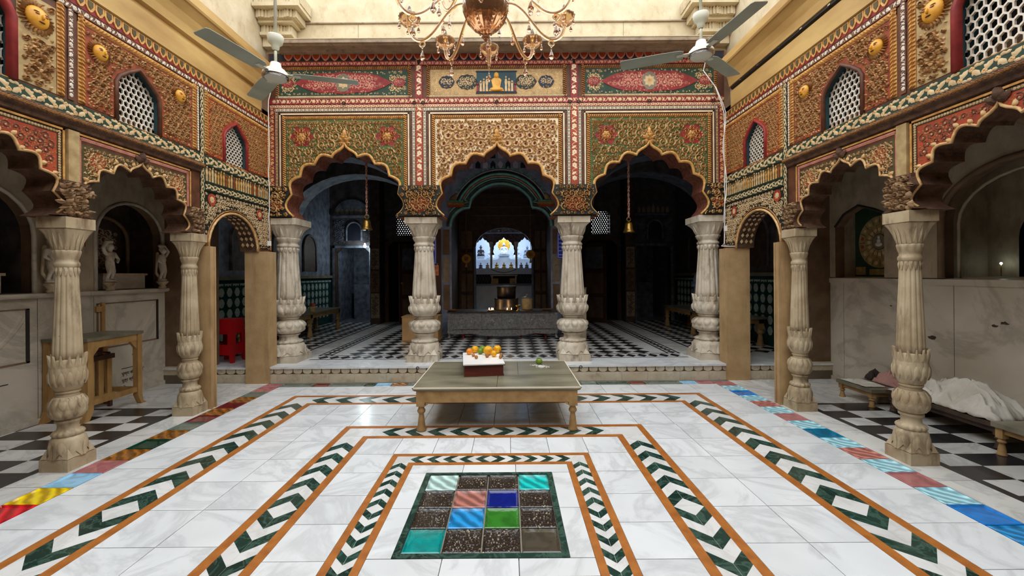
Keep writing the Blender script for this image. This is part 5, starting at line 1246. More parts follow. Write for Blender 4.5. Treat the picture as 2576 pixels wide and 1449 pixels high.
for u, v, lb in ((-.84, 1.77, 'round yellow hanging gong by the inner shrine jamb near the orange sign'), (.66, 1.86, 'round yellow hanging gong by the inner shrine jamb near the grey board')):
    t = thing('hanging_gong', (X0+u, 9.70, v), lb, 'gong')
    Geo().prism([(.105*cos(2*pi*i/24), .105*sin(2*pi*i/24)) for i in range(24)], -.01, .01, axis=1).build('disc', ['gold_bright'], t); Geo().prism([(.05*cos(2*pi*i/16), .05*sin(2*pi*i/16)) for i in range(16)], -.016, -.01, axis=1).build('boss', ['gold_dark'], t)
    Geo().tube([(0, 0, .1), (0, 0, 3.3-v)], .006, 6).build('cord', ['gold_dark'], t); Geo().prism([(-.03, -.2), (.03, -.2), (.01, -.1), (-.01, -.1)], -.01, .01, axis=1).build('tassel', ['tan_relief'], t)

# ================================================================ FURNITURE AND THINGS
def turned_leg(H, r, sq):      # square block above a turned baluster
    g = Geo(); g.box(-sq, sq, -sq, sq, H*.62, H)
    g.lathe([(r*1.15, 0), (r*1.2, H*.04), (r*.95, H*.08), (r*.95, H*.14), (r*.72, H*.34), (r*.6, H*.40), (r*.62, H*.43), (r*.98, H*.47), (r*1.02, H*.51), (r*.75, H*.56), (r*.7, H*.6), (r*.9, H*.63)], 20); return g
# low platform table
t = thing('platform_table', (-.115, 4.235, 0), 'low cream wooden platform table with grey stone top in the court', 'table')
for i, (a, b, c, d) in enumerate(((-.745, -.002, -.555, -.102), (.002, .745, -.555, -.102), (-.745, .2, -.098, .555), (.204, .745, -.098, .555))): Geo().box(a, b, c, d, .375, .3985).build('stone_top', ['grey_stone'], t)
Geo().box(-.735, .735, -.545, .545, .366, .376).build('top_bed', ['grey_stone'], t)
for q in ((-.75, .75, -.558, -.550), (-.75, .75, .550, .558), (-.752, -.744, -.558, .558), (.744, .752, -.558, .558)): Geo().box(*q, .387, .400).build('stone_edging', ['stone_edge'], t)
for a, b, c, d in ((-.715, .715, -.54, -.50), (-.715, .715, .50, .54), (-.715, -.675, -.5, .5), (.675, .715, -.5, .5)): Geo().box(a, b, c, d, .262, .366).build('apron', ['tan_wood'], t)
lg = turned_leg(.366, .036, .038)
l0 = lg.build('leg', ['tan_wood'], t, loc=(-.68, -.503, 0))
for a, b in ((.68, -.503), (-.68, .503), (.68, .503)):
    l = l0.copy(); COL.objects.link(l); l.location = (a, b, 0)
for a in (-1, 1):
    g = Geo(); g.prism([(a*.635, .265), (a*.60, .265), (a*.615, .245), (a*.635, .235)], -.54, -.51, axis=1); g.build('corner_block', ['tan_wood'], t)
# offering box
TZ = .4003
t = thing('offering_chest', (-.285, 4.39, TZ), 'dark red wooden box with white marble top on the platform table', 'box', rz=.115)
Geo().box(-.19, .19, -.30, .30, 0, .108).build('box_body', ['mahogany'], t); Geo().box(-.196, .196, -.306, .306, 0, .012).build('base_moulding', ['mahogany'], t)
Geo().box(-.205, .205, -.316, .316, .109, .121).build('marble_top', ['white_top'], t); Geo().box(-.208, .208, -.319, .319, .103, .110).build('rim', ['dark_metal'], t)
BZ = TZ+.1213
def fruit(name, x, y, r, mat, label, cat, ax=1.0, bumpy=0, z=BZ, seed=0, sub=True):
    f = lambda d: 1+(bumpy*noise.noise(Vector((d.x, d.y, d.z))*4+Vector((seed, 0, 0))) if bumpy else 0)-.07*max(0, d.z-.8)*5
    o = Geo().ell((0, 0, r*ax), (r, r, r*ax), 24, 16, fn=f).build(name, [mat], None, None, label, cat, 'fruit offerings on the table', (x, y, z))
    if sub: Geo().lathe([(r*.09, 0), (r*.12, r*.05), (r*.05, r*.1)], 8, (0, 0, r*ax*1.9)).build('stem_scar', ['lime_fruit'], o)
    return o
# surveyed resting points, metres
FR_ = [('orange', -.440, 4.565, .034, 'orange_fruit', 'smooth orange at the corner of the white topped box', 'orange', 1, .0),
       ('citron', -.385, 4.655, .038, 'yellow_fruit', 'wrinkled yellow citron behind the smooth orange', 'citron', 1.05, .16),
       ('citron', -.30, 4.665, .040, 'lime_fruit', 'green-yellow citron at the back of the fruit heap', 'citron', 1.0, .08),
       ('lime', -.320, 4.575, .030, 'lime_fruit', 'small green lime between the yellow citrons', 'lime', 1.1, .03),
       ('citron', -.232, 4.525, .050, 'yellow_fruit', 'largest wrinkled yellow citron in the middle of the heap', 'citron', 1.0, .2),
       ('citron', -.135, 4.63, .045, 'yellow_fruit', 'wrinkled yellow citron at the back corner of the white top', 'citron', .98, .18),
       ('citron', -.165, 4.425, .030, 'yellow_fruit', 'small oval yellow citron in front of the heap', 'citron', 1.15, .08),
       ('betel_nut', -.385, 4.44, .0175, 'betel', 'brown betel nut nearest the smooth orange', 'nut', 1.05, .05),
       ('betel_nut', -.345, 4.325, .0185, 'betel', 'brown betel nut alone toward the box front edge', 'nut', 1.05, .05),
       ('betel_nut', -.235, 4.39, .022, 'betel', 'largest brown betel nut before the big citron', 'nut', 1.1, .05),
       ('betel_nut', -.088, 4.445, .0185, 'betel', 'brown betel nut behind another by the box side edge', 'nut', 1.0, .05),
       ('betel_nut', -.093, 4.33, .0185, 'betel', 'brown betel nut in front of another by the box side edge', 'nut', 1.0, .05)]
for i, (n, x, y, r, m, lb, ct, ax, bp) in enumerate(FR_): fruit(n, x, y, r, m, lb, ct, ax, bp, seed=i*3.1, sub=n != 'betel_nut')
x, y = .326, 4.58
fruit('lime', x, y, .037, 'lime_fruit', 'dark green lime lying on the grey table top by spilt rice', 'lime', 1.0, .03, TZ, 40)
g = Geo(); rr = random.Random(12)
for i in range(170):
    a = rr.gauss(0, 1); b = rr.gauss(0, 1); cx, cy = (x+.03+.035*a, y-.10+.03*b) if i % 3 else (x-.03+.03*a, y-.03+.015*b)
    g.ell((cx, cy, TZ+.002), (rr.uniform(.003, .008), .003, .002), 6, 4)
g.build('rice_grains', ['white_top'], None, 'stuff', 'scattered white rice grains beside the green lime', 'rice')

# silver cabinet in the hall
t = thing('silver_cabinet', (X0+.03, 7.98, HF), 'long embossed silver cabinet on claw feet before the shrine', 'cabinet')
Geo().box(-1.0, 1.0, -.26, .26, .145, .485).build('cabinet_body', ['silver'], t); Geo().box(-1.03, 1.03, -.29, .29, .485, .51).build('cabinet_top', ['dark_metal'], t)
pr = [(-1.02, .16), (-1.02, .11), (-.9, .085), (-.6, .10), (-.3, .055), (0, .045), (.3, .055), (.6, .10), (.9, .085), (1.02, .11), (1.02, .16)]
g = Geo(); g.prism(pr, -.285, -.262, axis=1); g.build('apron', ['silver'], t)
for a, b, nb in ((-.90, -.42, 2), (-.36, -.05, 1), (.01, .31, 1), (.38, .90, 2)):
    d = Geo().box(a, b, -.272, -.26, .2, .43).build('drawer_panel', ['silver'], t)
    for q in ((a-.02, b+.02, .43, .445), (a-.02, b+.02, .185, .2), (a-.02, a, .2, .43), (b, b+.02, .2, .43)): Geo().box(q[0], q[1], -.282, -.26, q[2], q[3]).build('drawer_frame', ['silver'], d)
    for k in range(nb):
        c = (a+b)/2+((k-.5)*.2 if nb == 2 else 0); g = Geo(lambda p, q, r: (c+p, -.272-r, .31+q)); flower(g, 0, 0, .055, 8, .016, 0, 0, 0); g.build('embossed_rosette', ['silver'], d, recalc=False)
for a in (-.99, -.37, .345, .99):
    if abs(a) > .9: Geo().box(a-.03, a+.03, -.275, -.255, .145, .485).build('corner_post', ['silver'], t)
for a in (-.97, .97):
    for b in (-.22, .22):
        s_ = 1 if a > 0 else -1
        g = Geo(); g.tube([(a, b, .15), (a+s_*.035, b-.02, .11), (a+s_*.02, b-.01, .06), (a+s_*.03, b-.03, .02), (a+s_*.055, b-.05, .012)], [.05, .04, .026, .03, .018], 10); g.ell((a+s_*.04, b-.04, .016), (.04, .04, .016), 10, 6); g.build('claw_foot', ['silver'], t)
CT = HF+.5103
t = thing('fire_vessel', (X0+.10, 8.08, CT), 'dark two-tier metal drum standing on the silver cabinet', 'vessel')
Geo().lathe([(.23, 0), (.235, .02), (.228, .03), (.228, .19), (.237, .2), (.237, .22), (.2, .225)], 40).build('lower_drum', ['dark_metal'], t)
Geo().lathe([(.178, .225), (.18, .42), (.192, .43), (.192, .455), (.17, .46), (.16, .44)], 40).build('upper_drum', ['dark_metal'], t); Geo().box(-.05, .05, -.03, .03, .455, .475).build('lid_knob', ['silver'], t)
for x, n, lb in ((-.19, 5, 'brass tray with a cluster of burning oil lamps on the cabinet'), (.155, 2, 'brass tray with fewer oil lamps before the metal drum')):
    t = thing('lamp_tray', (X0+x, 7.765, CT), lb, 'oil lamp')
    Geo().lathe([(.02, 0), (.06, .004), (.075, .014), (.07, .012), (.05, .007), (.0, .006)], 24, cap=False).build('tray', ['brass'], t)
    rr = random.Random(n)
    for k in range(n):
        a = 6.28*k/n; c = (.04*cos(a), .035*sin(a), .006)
        cu = Geo().lathe([(.008, 0), (.017, .008), (.019, .018), (.012, .015), (.0, .014)], 12, c, cap=False).build('lamp_cup', ['brass'], t)
        Geo().lathe([(.001, .016), (.0075, .024), (.007, .032), (.003, .046), (.0, .056)], 10, c, cap=False).build('lamp_flame', ['flame'], cu)
    pl = bpy.data.lights.new('oil_lamp_glow', 'POINT'); pl.energy = .5*n/5; pl.color = (1, .66, .3); pl.shadow_soft_size = .03; o = link('oil_lamp_glow', pl); o.location = (X0+x, 7.80, CT+.10)
t = thing('offering_jar', (X0+.50, 8.06, CT), 'cream cylindrical jar with a knobbed metal lid on the cabinet', 'jar')
Geo().lathe([(.10, 0), (.105, .02), (.105, .21), (.095, .225)], 28).build('jar_body', ['tan_ground'], t); Geo().lathe([(.105, .222), (.1, .235), (.05, .25), (.02, .27), (.025, .29), (.0, .30)], 24, cap=False).build('jar_lid', ['silver'], t)
t = thing('brass_goblet', (X0+.32, 7.775, CT), 'small dark brass goblet beside the oil lamps', 'goblet')
Geo().lathe([(.035, 0), (.03, .01), (.01, .03), (.012, .06), (.045, .085), (.05, .11), (.04, .105), (.0, .08)], 20, cap=False).build('goblet_body', ['brass'], t); ring('goblet_ring', (0, 0, .045), .014, .004, 'z', 'brass', t)
for x, lb in ((-.92, 'flat brass plate at the cabinet end near the orange sign'), (.86, 'flat brass plate at the cabinet end near the grey board')):
    t = thing('metal_plate', (X0+x, 7.86, CT), lb, 'plate'); Geo().lathe([(.05, 0), (.09, .008), (.11, .02), (.105, .02), (.08, .01), (0, .006)], 24, cap=False).build('plate_dish', ['brass'], t); Geo().ell((.02, 0, .02), (.035, .025, .014), 10, 6).build('plate_offering', ['rust_paint'], t)
for x, lb in ((-.48, 'low dark red stool under the cabinet near the crate'), (.60, 'low dark red stool under the cabinet near the grey board')):
    t = thing('low_stool', (X0+x, 7.83, HF), lb, 'stool'); Geo().box(-.26, .26, -.08, .08, .07, .088).build('stool_top', ['red_paint'], t)
    for a in (-.23, .23): Geo().box(a-.015, a+.015, -.07, .07, 0, .07).build('leg', ['red_paint'], t)
t = thing('wooden_crate', (X0-1.44, 7.60, HF), 'tan wooden crate behind the marble column', 'crate')
Geo().box(-.32, .32, -.2, .2, .02, .44).build('crate_body', ['cardboard'], t); Geo().box(-.33, .33, -.21, .21, .44, .455).build('crate_lid', ['cardboard'], t); Geo().box(-.33, .33, -.205, .205, 0, .03).build('crate_base', ['pale_wood'], t)
t = thing('upright_board', (X0+1.48, 7.5, HF), 'grey upright board on a tan base behind the marble column', 'board')
Geo().box(-.10, .06, -.02, .02, 0, .93).build('board_face', ['gallery_plaster'], t); Geo().box(-.30, -.10, -.12, .12, 0, .55).build('board_box', ['cardboard'], t); Geo().box(-.105, .065, -.03, .03, .92, .95).build('board_cap', ['grey_stone'], t)
# notice boards
for x, z0, z1, y, lb in ((-1.17, 1.58, 2.06, 7.0, 'blue notice board with white lines hanging above the orange sign'), (1.07, 1.66, 2.12, 7.0, 'blue notice board with white lines hanging by the shrine jamb')):
    t = thing('notice_sign', (X0+x, y, z0), lb, 'sign'); h = z1-z0
    Geo().box(-.10, .10, -.008, .008, 0, h).build('sign_plate', ['sign_blue'], t)
    for q in ((-.088, .088, .015, .02), (-.088, .088, h-.02, h-.015), (-.088, -.083, .015, h-.015), (.083, .088, .015, h-.015)): Geo().box(q[0], q[1], -.0095, -.008, q[2], q[3]).build('sign_border', ['paint_white'], t)
    for i in range(6): Geo().box(-.075, .06-.03*(i % 2), -.0095, -.008, .06+i*.066, .066+i*.066).build('sign_line', ['paint_white'], t)
    Geo().tube([(-.06, 0, h), (0, 0, h+.1), (.06, 0, h)], .004, 6).tube([(0, 0, h+.1), (0, 0, HC-z0)], .003, 6).build('sign_cord', ['white_plastic'], t)
t = thing('notice_sign', (X0-1.13, 6.98, 1.39), 'small orange notice board with two lines of red lettering', 'sign')
Geo().box(-.10, .10, -.008, .008, 0, .17).build('sign_plate', ['sign_orange'], t); Geo().tube([(-.08, 0, .17), (-.08, 0, .2)], .003, 6).tube([(.08, 0, .17), (.08, 0, .2)], .003, 6).build('sign_cord', ['white_plastic'], t)
def FT(u, v, w_): return (u, -.008-w_, v)
o = text('मन्दिर', FT, -.075, .095, .07, 'ink_red', t, 'sign_lettering', 1, .001); o.matrix_basis = o.matrix_basis
o2 = text('राजा ह', FT, -.06, .025, .06, 'ink_red', t, 'sign_lettering', 1, .001)
for q, uu, vv in ((o, -.075, .095), (o2, -.06, .025)): q.location = (uu, -.0095, vv); q.rotation_euler = (pi/2, 0, 0)
# bells
for x, z, y, lb in ((-1.998, 2.09, 6.3, 'brass bell on a red and white rope before the lunette'), (1.975, 2.02, 6.3, 'brass bell on a red and white rope beside the bright jali window')):
    t = thing('hanging_bell', (X0+x, y, z), lb, 'bell')
    Geo().lathe([(.085, 0), (.088, .012), (.072, .03), (.06, .07), (.054, .12), (.045, .145), (.015, .16), (.012, .17)], 28).build('bell_body', ['brass'], t)
    ring('bell_loop', (0, 0, .20), .03, .008, 'y', 'brass', t); Geo().ell((0, 0, -.008), (.014, .014, .016)).build('clapper', ['iron'], t)
    g = Geo(); n = 90; L = HC-z-.22
    for s_ in (0, pi): g.tube([(.009*cos(i*.9+s_), .009*sin(i*.9+s_), .22+L*i/n) for i in range(n+1)], .010, 5)
    g.build('bell_rope', ['rope_red'], t)
# hall benches
def bench(loc, L, Wd, H, label, mat='grey_stone', lm='tan_wood', name='stone_bench', nl=2, th=.035):
    t = thing(name, loc, label, 'bench')
    Geo().box(-Wd/2, Wd/2, -L/2, L/2, H-th, H).build('bench_top', [mat], t)
    for a, b, c, d in ((-Wd/2+.03, Wd/2-.03, -L/2+.03, -L/2+.06), (-Wd/2+.03, Wd/2-.03, L/2-.06, L/2-.03), (-Wd/2+.03, -Wd/2+.06, -L/2+.06, L/2-.06), (Wd/2-.06, Wd/2-.03, -L/2+.06, L/2-.06)): Geo().box(a, b, c, d, H-th-.07 if H > .3 else H-th-.045, H-th).build('apron', [lm], t)
    lg = turned_leg(H-th, .05 if H > .3 else .026, .04 if H > .3 else .024); l0 = None
    for a in (-1, 1):
        for i in range(nl):
            p = (a*(Wd/2-.07 if H > .3 else Wd/2-.04), -L/2+(.07 if H > .3 else .04)+i*(L-(.14 if H > .3 else .08))/(nl-1), 0)
            if l0 is None: l0 = lg.build('leg', [lm], t, loc=p)
            else: l = l0.copy(); COL.objects.link(l); l.location = p
    return t
bench((X0-3.99, 8.1, HF), 2.8, .64, .47, 'long stone topped bench in the hall that carries a flower pot', nl=3)
bench((X0+3.99, 8.1, HF), 2.8, .64, .47, 'long stone topped bench in the hall that carries the domed shrine model', nl=3)
t = thing('flower_pot', (X0-3.80, 8.35, HF+.47), 'small cream pot of pink flowers on the hall bench', 'flower pot')
Geo().lathe([(.05, 0), (.062, .06), (.066, .11), (.055, .105), (0, .09)], 18, cap=False).build('pot', ['tan_ground'], t)
for k in range(7): a = k*.9; g = Geo(); g.ell((.035*cos(a), .035*sin(a), .135+.012*(k % 3)), (.024, .024, .018), 10, 7); g.build('blossom', ['flower_pink'], t)
t = thing('shrine_model', (X0+3.92, 8.0, HF+.47), 'grey domed shrine model with pillars on the hall bench', 'shrine model')
Geo().lathe([(.26, 0), (.27, .03), (.24, .06), (.23, .10)], 24).build('model_base', ['blue_grey_paint'], t)
for k in range(8): a = 2*pi*k/8; Geo().lathe([(.022, .1), (.014, .13), (.014, .42), (.022, .46)], 10, (.19*cos(a), .19*sin(a), 0)).build('model_pillar', ['blue_grey_paint'], t)
Geo().lathe([(.24, .46), (.25, .5), (.2, .52)], 24).build('model_cornice', ['blue_grey_paint'], t); Geo().lathe([(.19, .52), (.2, .6), (.17, .7), (.1, .8), (.03, .88), (.012, .92)], 24, rf=lambda a, z, k: 1+.04*cos(12*a)).build('model_dome', ['blue_grey_paint'], t)
Geo().lathe([(.012, .92), (.028, .95), (.01, .98), (.016, 1.0), (.002, 1.06)], 12).add([(0, 0, 1.0), (.1, 0, 1.03), (.0, 0, 1.07)], [(0, 1, 2)]).build('model_finial', ['white_lattice'], t)
Geo().lathe([(.13, .1), (.13, .17), (.1, .2), (.0, .24)], 20, cap=False).build('model_drum', ['dark_wall_blue'], t)
# wooden doors ajar in the hall
for sx, lb in ((-1, 'brown wooden door leaf standing ajar behind the wooden crate'), (1, 'brown wooden door leaf standing ajar behind the grey board')):
    t = thing('door_1' if sx < 0 else 'door_2', (X0+sx*2.04, 10.53, HF), lb, 'door', rz=0); t.rotation_euler.z = .95 if sx < 0 else pi-.95
    t['kind'] = 'structure'
    Geo().box(-.74, 0, -.02, .02, .02, 1.95).build('door_leaf', ['dark_wood'], t)
    for v0, v1 in ((.12, .62), (.72, 1.22), (1.32, 1.85)): Geo().box(-.66, -.08, -.03, .03, v0, v1).build('door_panel', ['brown_plaster' if v0 < 1.3 else 'dark_wall_blue'], t)
    Geo().ell((-.69, -.035, 1.0), (.02, .025, .02)).build('door_knob', ['brass'], t)
# bulbs
t = thing('bulb_lamp', (X0-3.43, 10.35, 2.13), 'small white bulb glowing over the side cell doorway', 'lamp')
Geo().ell((0, 0, 0), (.035, .035, .045)).build('bulb', ['lamp_white'], t); Geo().lathe([(.02, .04), (.025, .09)], 12).build('bulb_holder', ['white_plastic'], t); Geo().tube([(0, 0, .09), (0, .1, .12), (0, .24, .12)], .006, 6).build('bulb_cable', ['ink'], t)
pl = bpy.data.lights.new('bulb_glow', 'POINT'); pl.energy = 7; pl.color = (.8, .95, 1); pl.shadow_soft_size = .04; o = link('bulb_glow', pl); o.location = (X0-3.43, 10.28, 2.06)
t = thing('bulb_lamp', (X0+4.95, 4.05, 1.47), 'tiny lit bulb inside the dark arched side room', 'lamp')
Geo().ell((0, 0, 0), (.009, .009, .011)).build('bulb', ['lamp_white'], t); Geo().tube([(0, 0, -.125), (0, 0, -.009)], .004, 8).build('bulb_holder', ['brass'], t)
# red stools at the passage
def stool(loc, H, wd, label):
    t = thing('plastic_stool', loc, label, 'stool'); k = wd/2
    Geo().box(-k*.86, k*.86, -k*.86, k*.86, H-.03, H).build('stool_seat', ['red_plastic'], t)
    for sd in range(4):
        c, s_ = cos(sd*pi/2), sin(sd*pi/2)
        def F(u, v, w_): yy = -(k*.84+(H-v)/H*k*.16)+w_; return (u*c-yy*s_, u*s_+yy*c, v)
        g = Geo(F); o1, o2 = k*.86, k; h1, h2 = H*.42, H*.66
        for q in ([(-o1, H-.03), (o1, H-.03), (o1, h2), (-o1, h2)], [(-o1, h2), (-k*.45, h2), (-k*.45, h1), (-o1-.01, h1)], [(o1, h2), (k*.45, h2), (k*.45, h1), (o1+.01, h1)], [(-o1-.01, h1), (o1+.01, h1), (o2*.97, H*.18), (-o2*.97, H*.18)]): g.prism(q, 0, .012)
        for z_ in (-1, 1): g.prism([(z_*o2*.97, H*.18), (z_*o2*.62, H*.18), (z_*o2*.70, 0), (z_*o2, 0)], 0, .03)
        g.build('stool_side', ['red_plastic'], t)
    return t
stool((X0-3.80, 5.86, HF), .60, .30, 'tall red plastic stool just inside the passage on the step')
stool((X0-3.62, 6.22, HF), .42, .30, 'lower red plastic stool behind the tall red one')

# left gallery table and slatted rack
t = thing('side_table', (X0-4.16, 4.32, 0), 'pale wooden table with grey stone top against the inscribed wall', 'table')
Geo().box(-.21, .235, -.31, .31, .775, .805).build('table_top', ['grey_stone'], t)
for a in (-.18, .2):
    for b in (-.27, .27):
        g = Geo(); s_ = 1 if b > 0 else -1
        g.prism([(b-.028, .775), (b+.028, .775), (b+.028, .10), (b+.02+s_*.02, .03), (b+.03+s_*.05, 0), (b-.03+s_*.05, 0), (b-.03+s_*.005, .10)], a-.028, a+.028, axis=0); g.build('leg', ['pale_wood'], t)
for a in (-.18, .2): Geo().box(a-.02, a+.02, -.25, .25, .70, .775).build('rail', ['pale_wood'], t); Geo().box(a-.018, a+.018, -.25, .25, .14, .19).build('rail', ['pale_wood'], t)
for b in (-.27, .27): Geo().box(-.16, .18, b-.018, b+.018, .70, .775).build('rail', ['pale_wood'], t); Geo().box(-.16, .18, b-.018, b+.018, .14, .19).build('rail', ['pale_wood'], t)
for b in (-1, 1):
    g = Geo(); g.prism([(b*.245, .70), (b*.245, .61), (b*.17, .70)], .185, .215, axis=0); g.build('corner_brace', ['pale_wood'], t)
t = thing('slatted_rack', (X0-4.20, 4.32, 0), 'brown slatted wooden rack leaning under the gallery table', 'rack')
Geo().box(-.02, .02, -.24, .24, .52, .57).build('top_bar', ['dark_wood'], t); Geo().box(-.02, .02, -.24, .24, .12, .15).build('bottom_bar', ['pale_wood'], t)
for i in range(5): Geo().box(-.012, .012, -.22+i*.095, -.165+i*.095, .15, .52).build('slat', ['pale_wood' if i else 'dark_wood'], t)
Geo().tube([(.0, -.2, .58), (.0, .2, .68)], .012, 6).tube([(.0, -.2, .68), (.0, .2, .58)], .012, 6).build('cross_brace', ['dark_wood'], t)
for b in (-.2, .2): Geo().box(-.015, .015, b-.015, b+.015, 0, .13).build('leg', ['dark_wood'], t)
# putto statuettes on the ledge
def putto(g, sgn):
    g.ell((0, 0, .02), (.055, .05, .02)); g.caps((.02, 0, .03), (.028, -.01, .12), .016, .02); g.caps((.028, -.01, .12), (.018, 0, .20), .024, .032)
    g.caps((-.03, .01, .035), (-.03, -.025, .12), .015, .02); g.caps((-.03, -.025, .12), (-.014, 0, .20), .024, .032)
    g.ell((0, 0, .225), (.045, .036, .04)); g.ell((0, -.005, .28), (.042, .036, .055)); g.ell((0, 0, .32), (.052, .032, .03)); g.caps((0, 0, .33), (0, -.005, .36), .02, .018)
    g.ell((sgn*.008, -.008, .395), (.036, .038, .042)); g.ell((sgn*.008, .006, .41), (.04, .038, .036)); g.ell((sgn*.008, -.047, .39), (.008, .01, .01), 6, 5)
    g.caps((sgn*.05, 0, .325), (sgn*.085, -.01, .385), .02, .017); g.caps((sgn*.085, -.01, .385), (sgn*.045, 0, .45), .016, .013); g.ell((sgn*.03, 0, .455), (.03, .02, .016))
    g.caps((-sgn*.05, 0, .325), (-sgn*.08, -.02, .26), .02, .017); g.caps((-sgn*.08, -.02, .26), (-sgn*.045, -.045, .225), .016, .012)
    g.ell((sgn*.0, .01, .455), (.05, .03, .025))
for y, sg, lb in ((4.04, 1, 'pale marble child statuette behind the slender column'), (4.63, -1, 'marble child statuette with lifted arm beside the red lettering'), (5.33, 1, 'marble child statuette at the niche end by the brown end wall')):
    t = thing('child_statuette', (X0-GX+.055 + (0.03), y, 1.255), lb, 'statuette', 'child statuettes on the gallery ledge', rz=pi/2)
    Geo().lathe([(.03, 0), (.045, .012), (.03, .03), (.045, .055), (.062, .075), (.062, .09)], 18).build('pedestal', ['aged_marble_side'], t)
    o = blobs('figure', lambda g: putto(g, sg), 'aged_marble', t, .007); o.location = (0, 0, .085)
    o = blobs('drapery', lambda g: (g.caps((-sg*.03, .035, .36), (-sg*.05, .04, .1), .02, .014), g.caps((-sg*.05, .03, .1), (0, .03, .03), .016, .02)), 'aged_marble_side', t, .008); o.location = (0, 0, .085)

# right gallery: low benches, cloths, basket
bench((X0+4.10, 4.48, 0), .46, .50, .19, 'low short bench at the gallery end with folded cloths', name='low_bench')
bench((X0+4.16, 3.72, 0), .98, .40, .20, 'long low dark bench under the crumpled white cloth pile', 'dark_brown', 'dark_brown', 'low_bench')
bench((X0+4.10, 2.82, 0), .74, .52, .245, 'grey marble bench that carries the dark basket', name='low_bench')
def cloth(name, loc, sx, sy, h, mat, label, seed, fold=6, rz=0, hang=0, n=44):
    vs = []; fs = []; rr = random.Random(seed)
    for j in range(n+1):
        for i in range(n+1):
            u, v = i/n*2-1, j/n*2-1
            ex = 1+.16*noise.noise(Vector((v*2.2, seed, 0)))+.06*noise.noise(Vector((v*9, seed, 3))); ey = 1+.16*noise.noise(Vector((u*2.2, seed+5, 0)))
            d = max(abs(u), abs(v)); bump = max(0, 1-d**2.2)
            q = noise.noise(Vector((u*1.3*fold/6+seed, v*1.3*fold/6, seed)))*1.2
            z = bump*h*(.55+.5*noise.noise(Vector((u*1.6, v*1.6, seed*2))))+h*.42*bump**.4*abs(sin(fold*(u*.6+v*.9+q)))*(.4+.6*bump)+h*.10*abs(noise.noise(Vector((u*9, v*9, seed))))
            x, y = u*sx*ex, v*sy*ey; zz = max(z, .002)+.003
            vs.append((x, y, zz))
    for j in range(n):
        for i in range(n): a = j*(n+1)+i; fs.append((a, a+1, a+n+2, a+n+1))
    g = Geo(); g.add(vs, fs, 0, True); o = g.build(name, [mat], None, None, label, 'cloth', None, loc, rz)
    md = o.modifiers.new('thick', 'SOLIDIFY'); md.thickness = .004; md.offset = 1; return o
cloth('crumpled_cloth', (X0+4.15, 3.67, .2), .18, .40, .26, 'cloth_white', 'large crumpled heap of white cloth on the long low bench', 3.3, 7)
cloth('folded_cloth', (X0+4.12, 4.16, .2), .14, .045, .03, 'cloth_white', 'flat white cloth at the end of the long low bench', 8.1, 5)
cloth('folded_cloth', (X0+3.97, 4.50, .19), .10, .17, .03, 'cloth_white', 'flat white cloth spread on the short low bench', 5.7, 5)
cloth('pink_cloth', (X0+4.22, 4.43, .19), .085, .15, .13, 'cloth_pink', 'pink cloth bundled against the wall on the short bench', 2.2, 5)
cloth('dark_cloth', (X0+4.24, 4.665, .19), .07, .035, .12, 'cloth_dark', 'dark cloth bundle beside the pink cloth', 9.4, 5)
t = thing('woven_basket', (X0+4.16, 2.80, .245), 'dark brown woven basket on the grey marble bench', 'basket')
Geo().lathe([(.13, 0), (.17, .05), (.20, .10), (.205, .11), (.19, .105), (.15, .04), (0, .02)], 32, cap=False, rf=lambda a, z, k: 1+.012*cos(24*a)).build('basket_bowl', ['basket'], t); ring('basket_rim', (0, 0, .108), .2, .009, 'z', 'basket', t)

# ceiling fans
def fan(loc, angs, label, ztop):
    t = thing('ceiling_fan', loc, label, 'fan')
    Geo().lathe([(.0, -.035), (.07, -.033), (.082, -.022)], 32, cap=False).build('motor_cap', ['fan_white'], t); Geo().lathe([(.082, -.024), (.098, -.016), (.10, -.004), (.096, .006), (.086, .010)], 32, cap=False).build('motor_ring', ['chrome'], t)
    Geo().lathe([(.096, .0), (.094, .018), (.07, .045), (.045, .062), (.036, .10), (.026, .105), (.0, .106)], 32, cap=False).build('motor_housing', ['fan_white'], t)
    Geo().tube([(0, 0, .1), (0, 0, .26)], .011, 10).build('down_rod', ['fan_white'], t); Geo().lathe([(.015, .20), (.028, .215), (.03, .24), (.052, .26), (.062, .31), (.058, .315), (.04, .27), (.011, .25)], 24, cap=False).build('canopy_cup', ['fan_white'], t)
    Geo().tube([(0, 0, .26), (0, 0, ztop-loc[2])], .012, 10).build('hanger_pipe', ['fan_white'], t)
    for a in angs:
        b = Geo(); P = [(.13, -.045), (.16, -.06), (.30, -.066), (.60, -.062), (.62, -.05), (.62, .05), (.60, .062), (.30, .066), (.16, .06), (.13, .045)]
        n = len(P); tw = lambda x, y: (x, y, .012+y*.14)
        b.add([tw(x, y) for x, y in P]+[(x, y, z+.004) for x, y, z in [tw(x, y) for x, y in P]], [list(range(n))[::-1], list(range(n, 2*n))]+[(i, (i+1) % n, n+(i+1) % n, n+i) for i in range(n)])
        for yy in (-.03, .03): b.box(.15, .6, yy-.003, yy+.003, .016+yy*.14, .020+yy*.14)
        o = b.build('blade', ['fan_blade'], t, rz=a); Geo().box(.07, .18, -.02, .02, .008, .014).build('blade_arm', ['fan_white'], o)
    return t
fan((-1.84, 3.3, 2.99), [math.radians(a) for a in (15, 135, 255)], 'white ceiling fan hanging beside the wall with the gallery table', 5.36)
fan((1.54, 3.3, 3.14), [math.radians(a) for a in (40, 160, 280)], 'white ceiling fan hanging beside the wall with the strip light', 5.36)
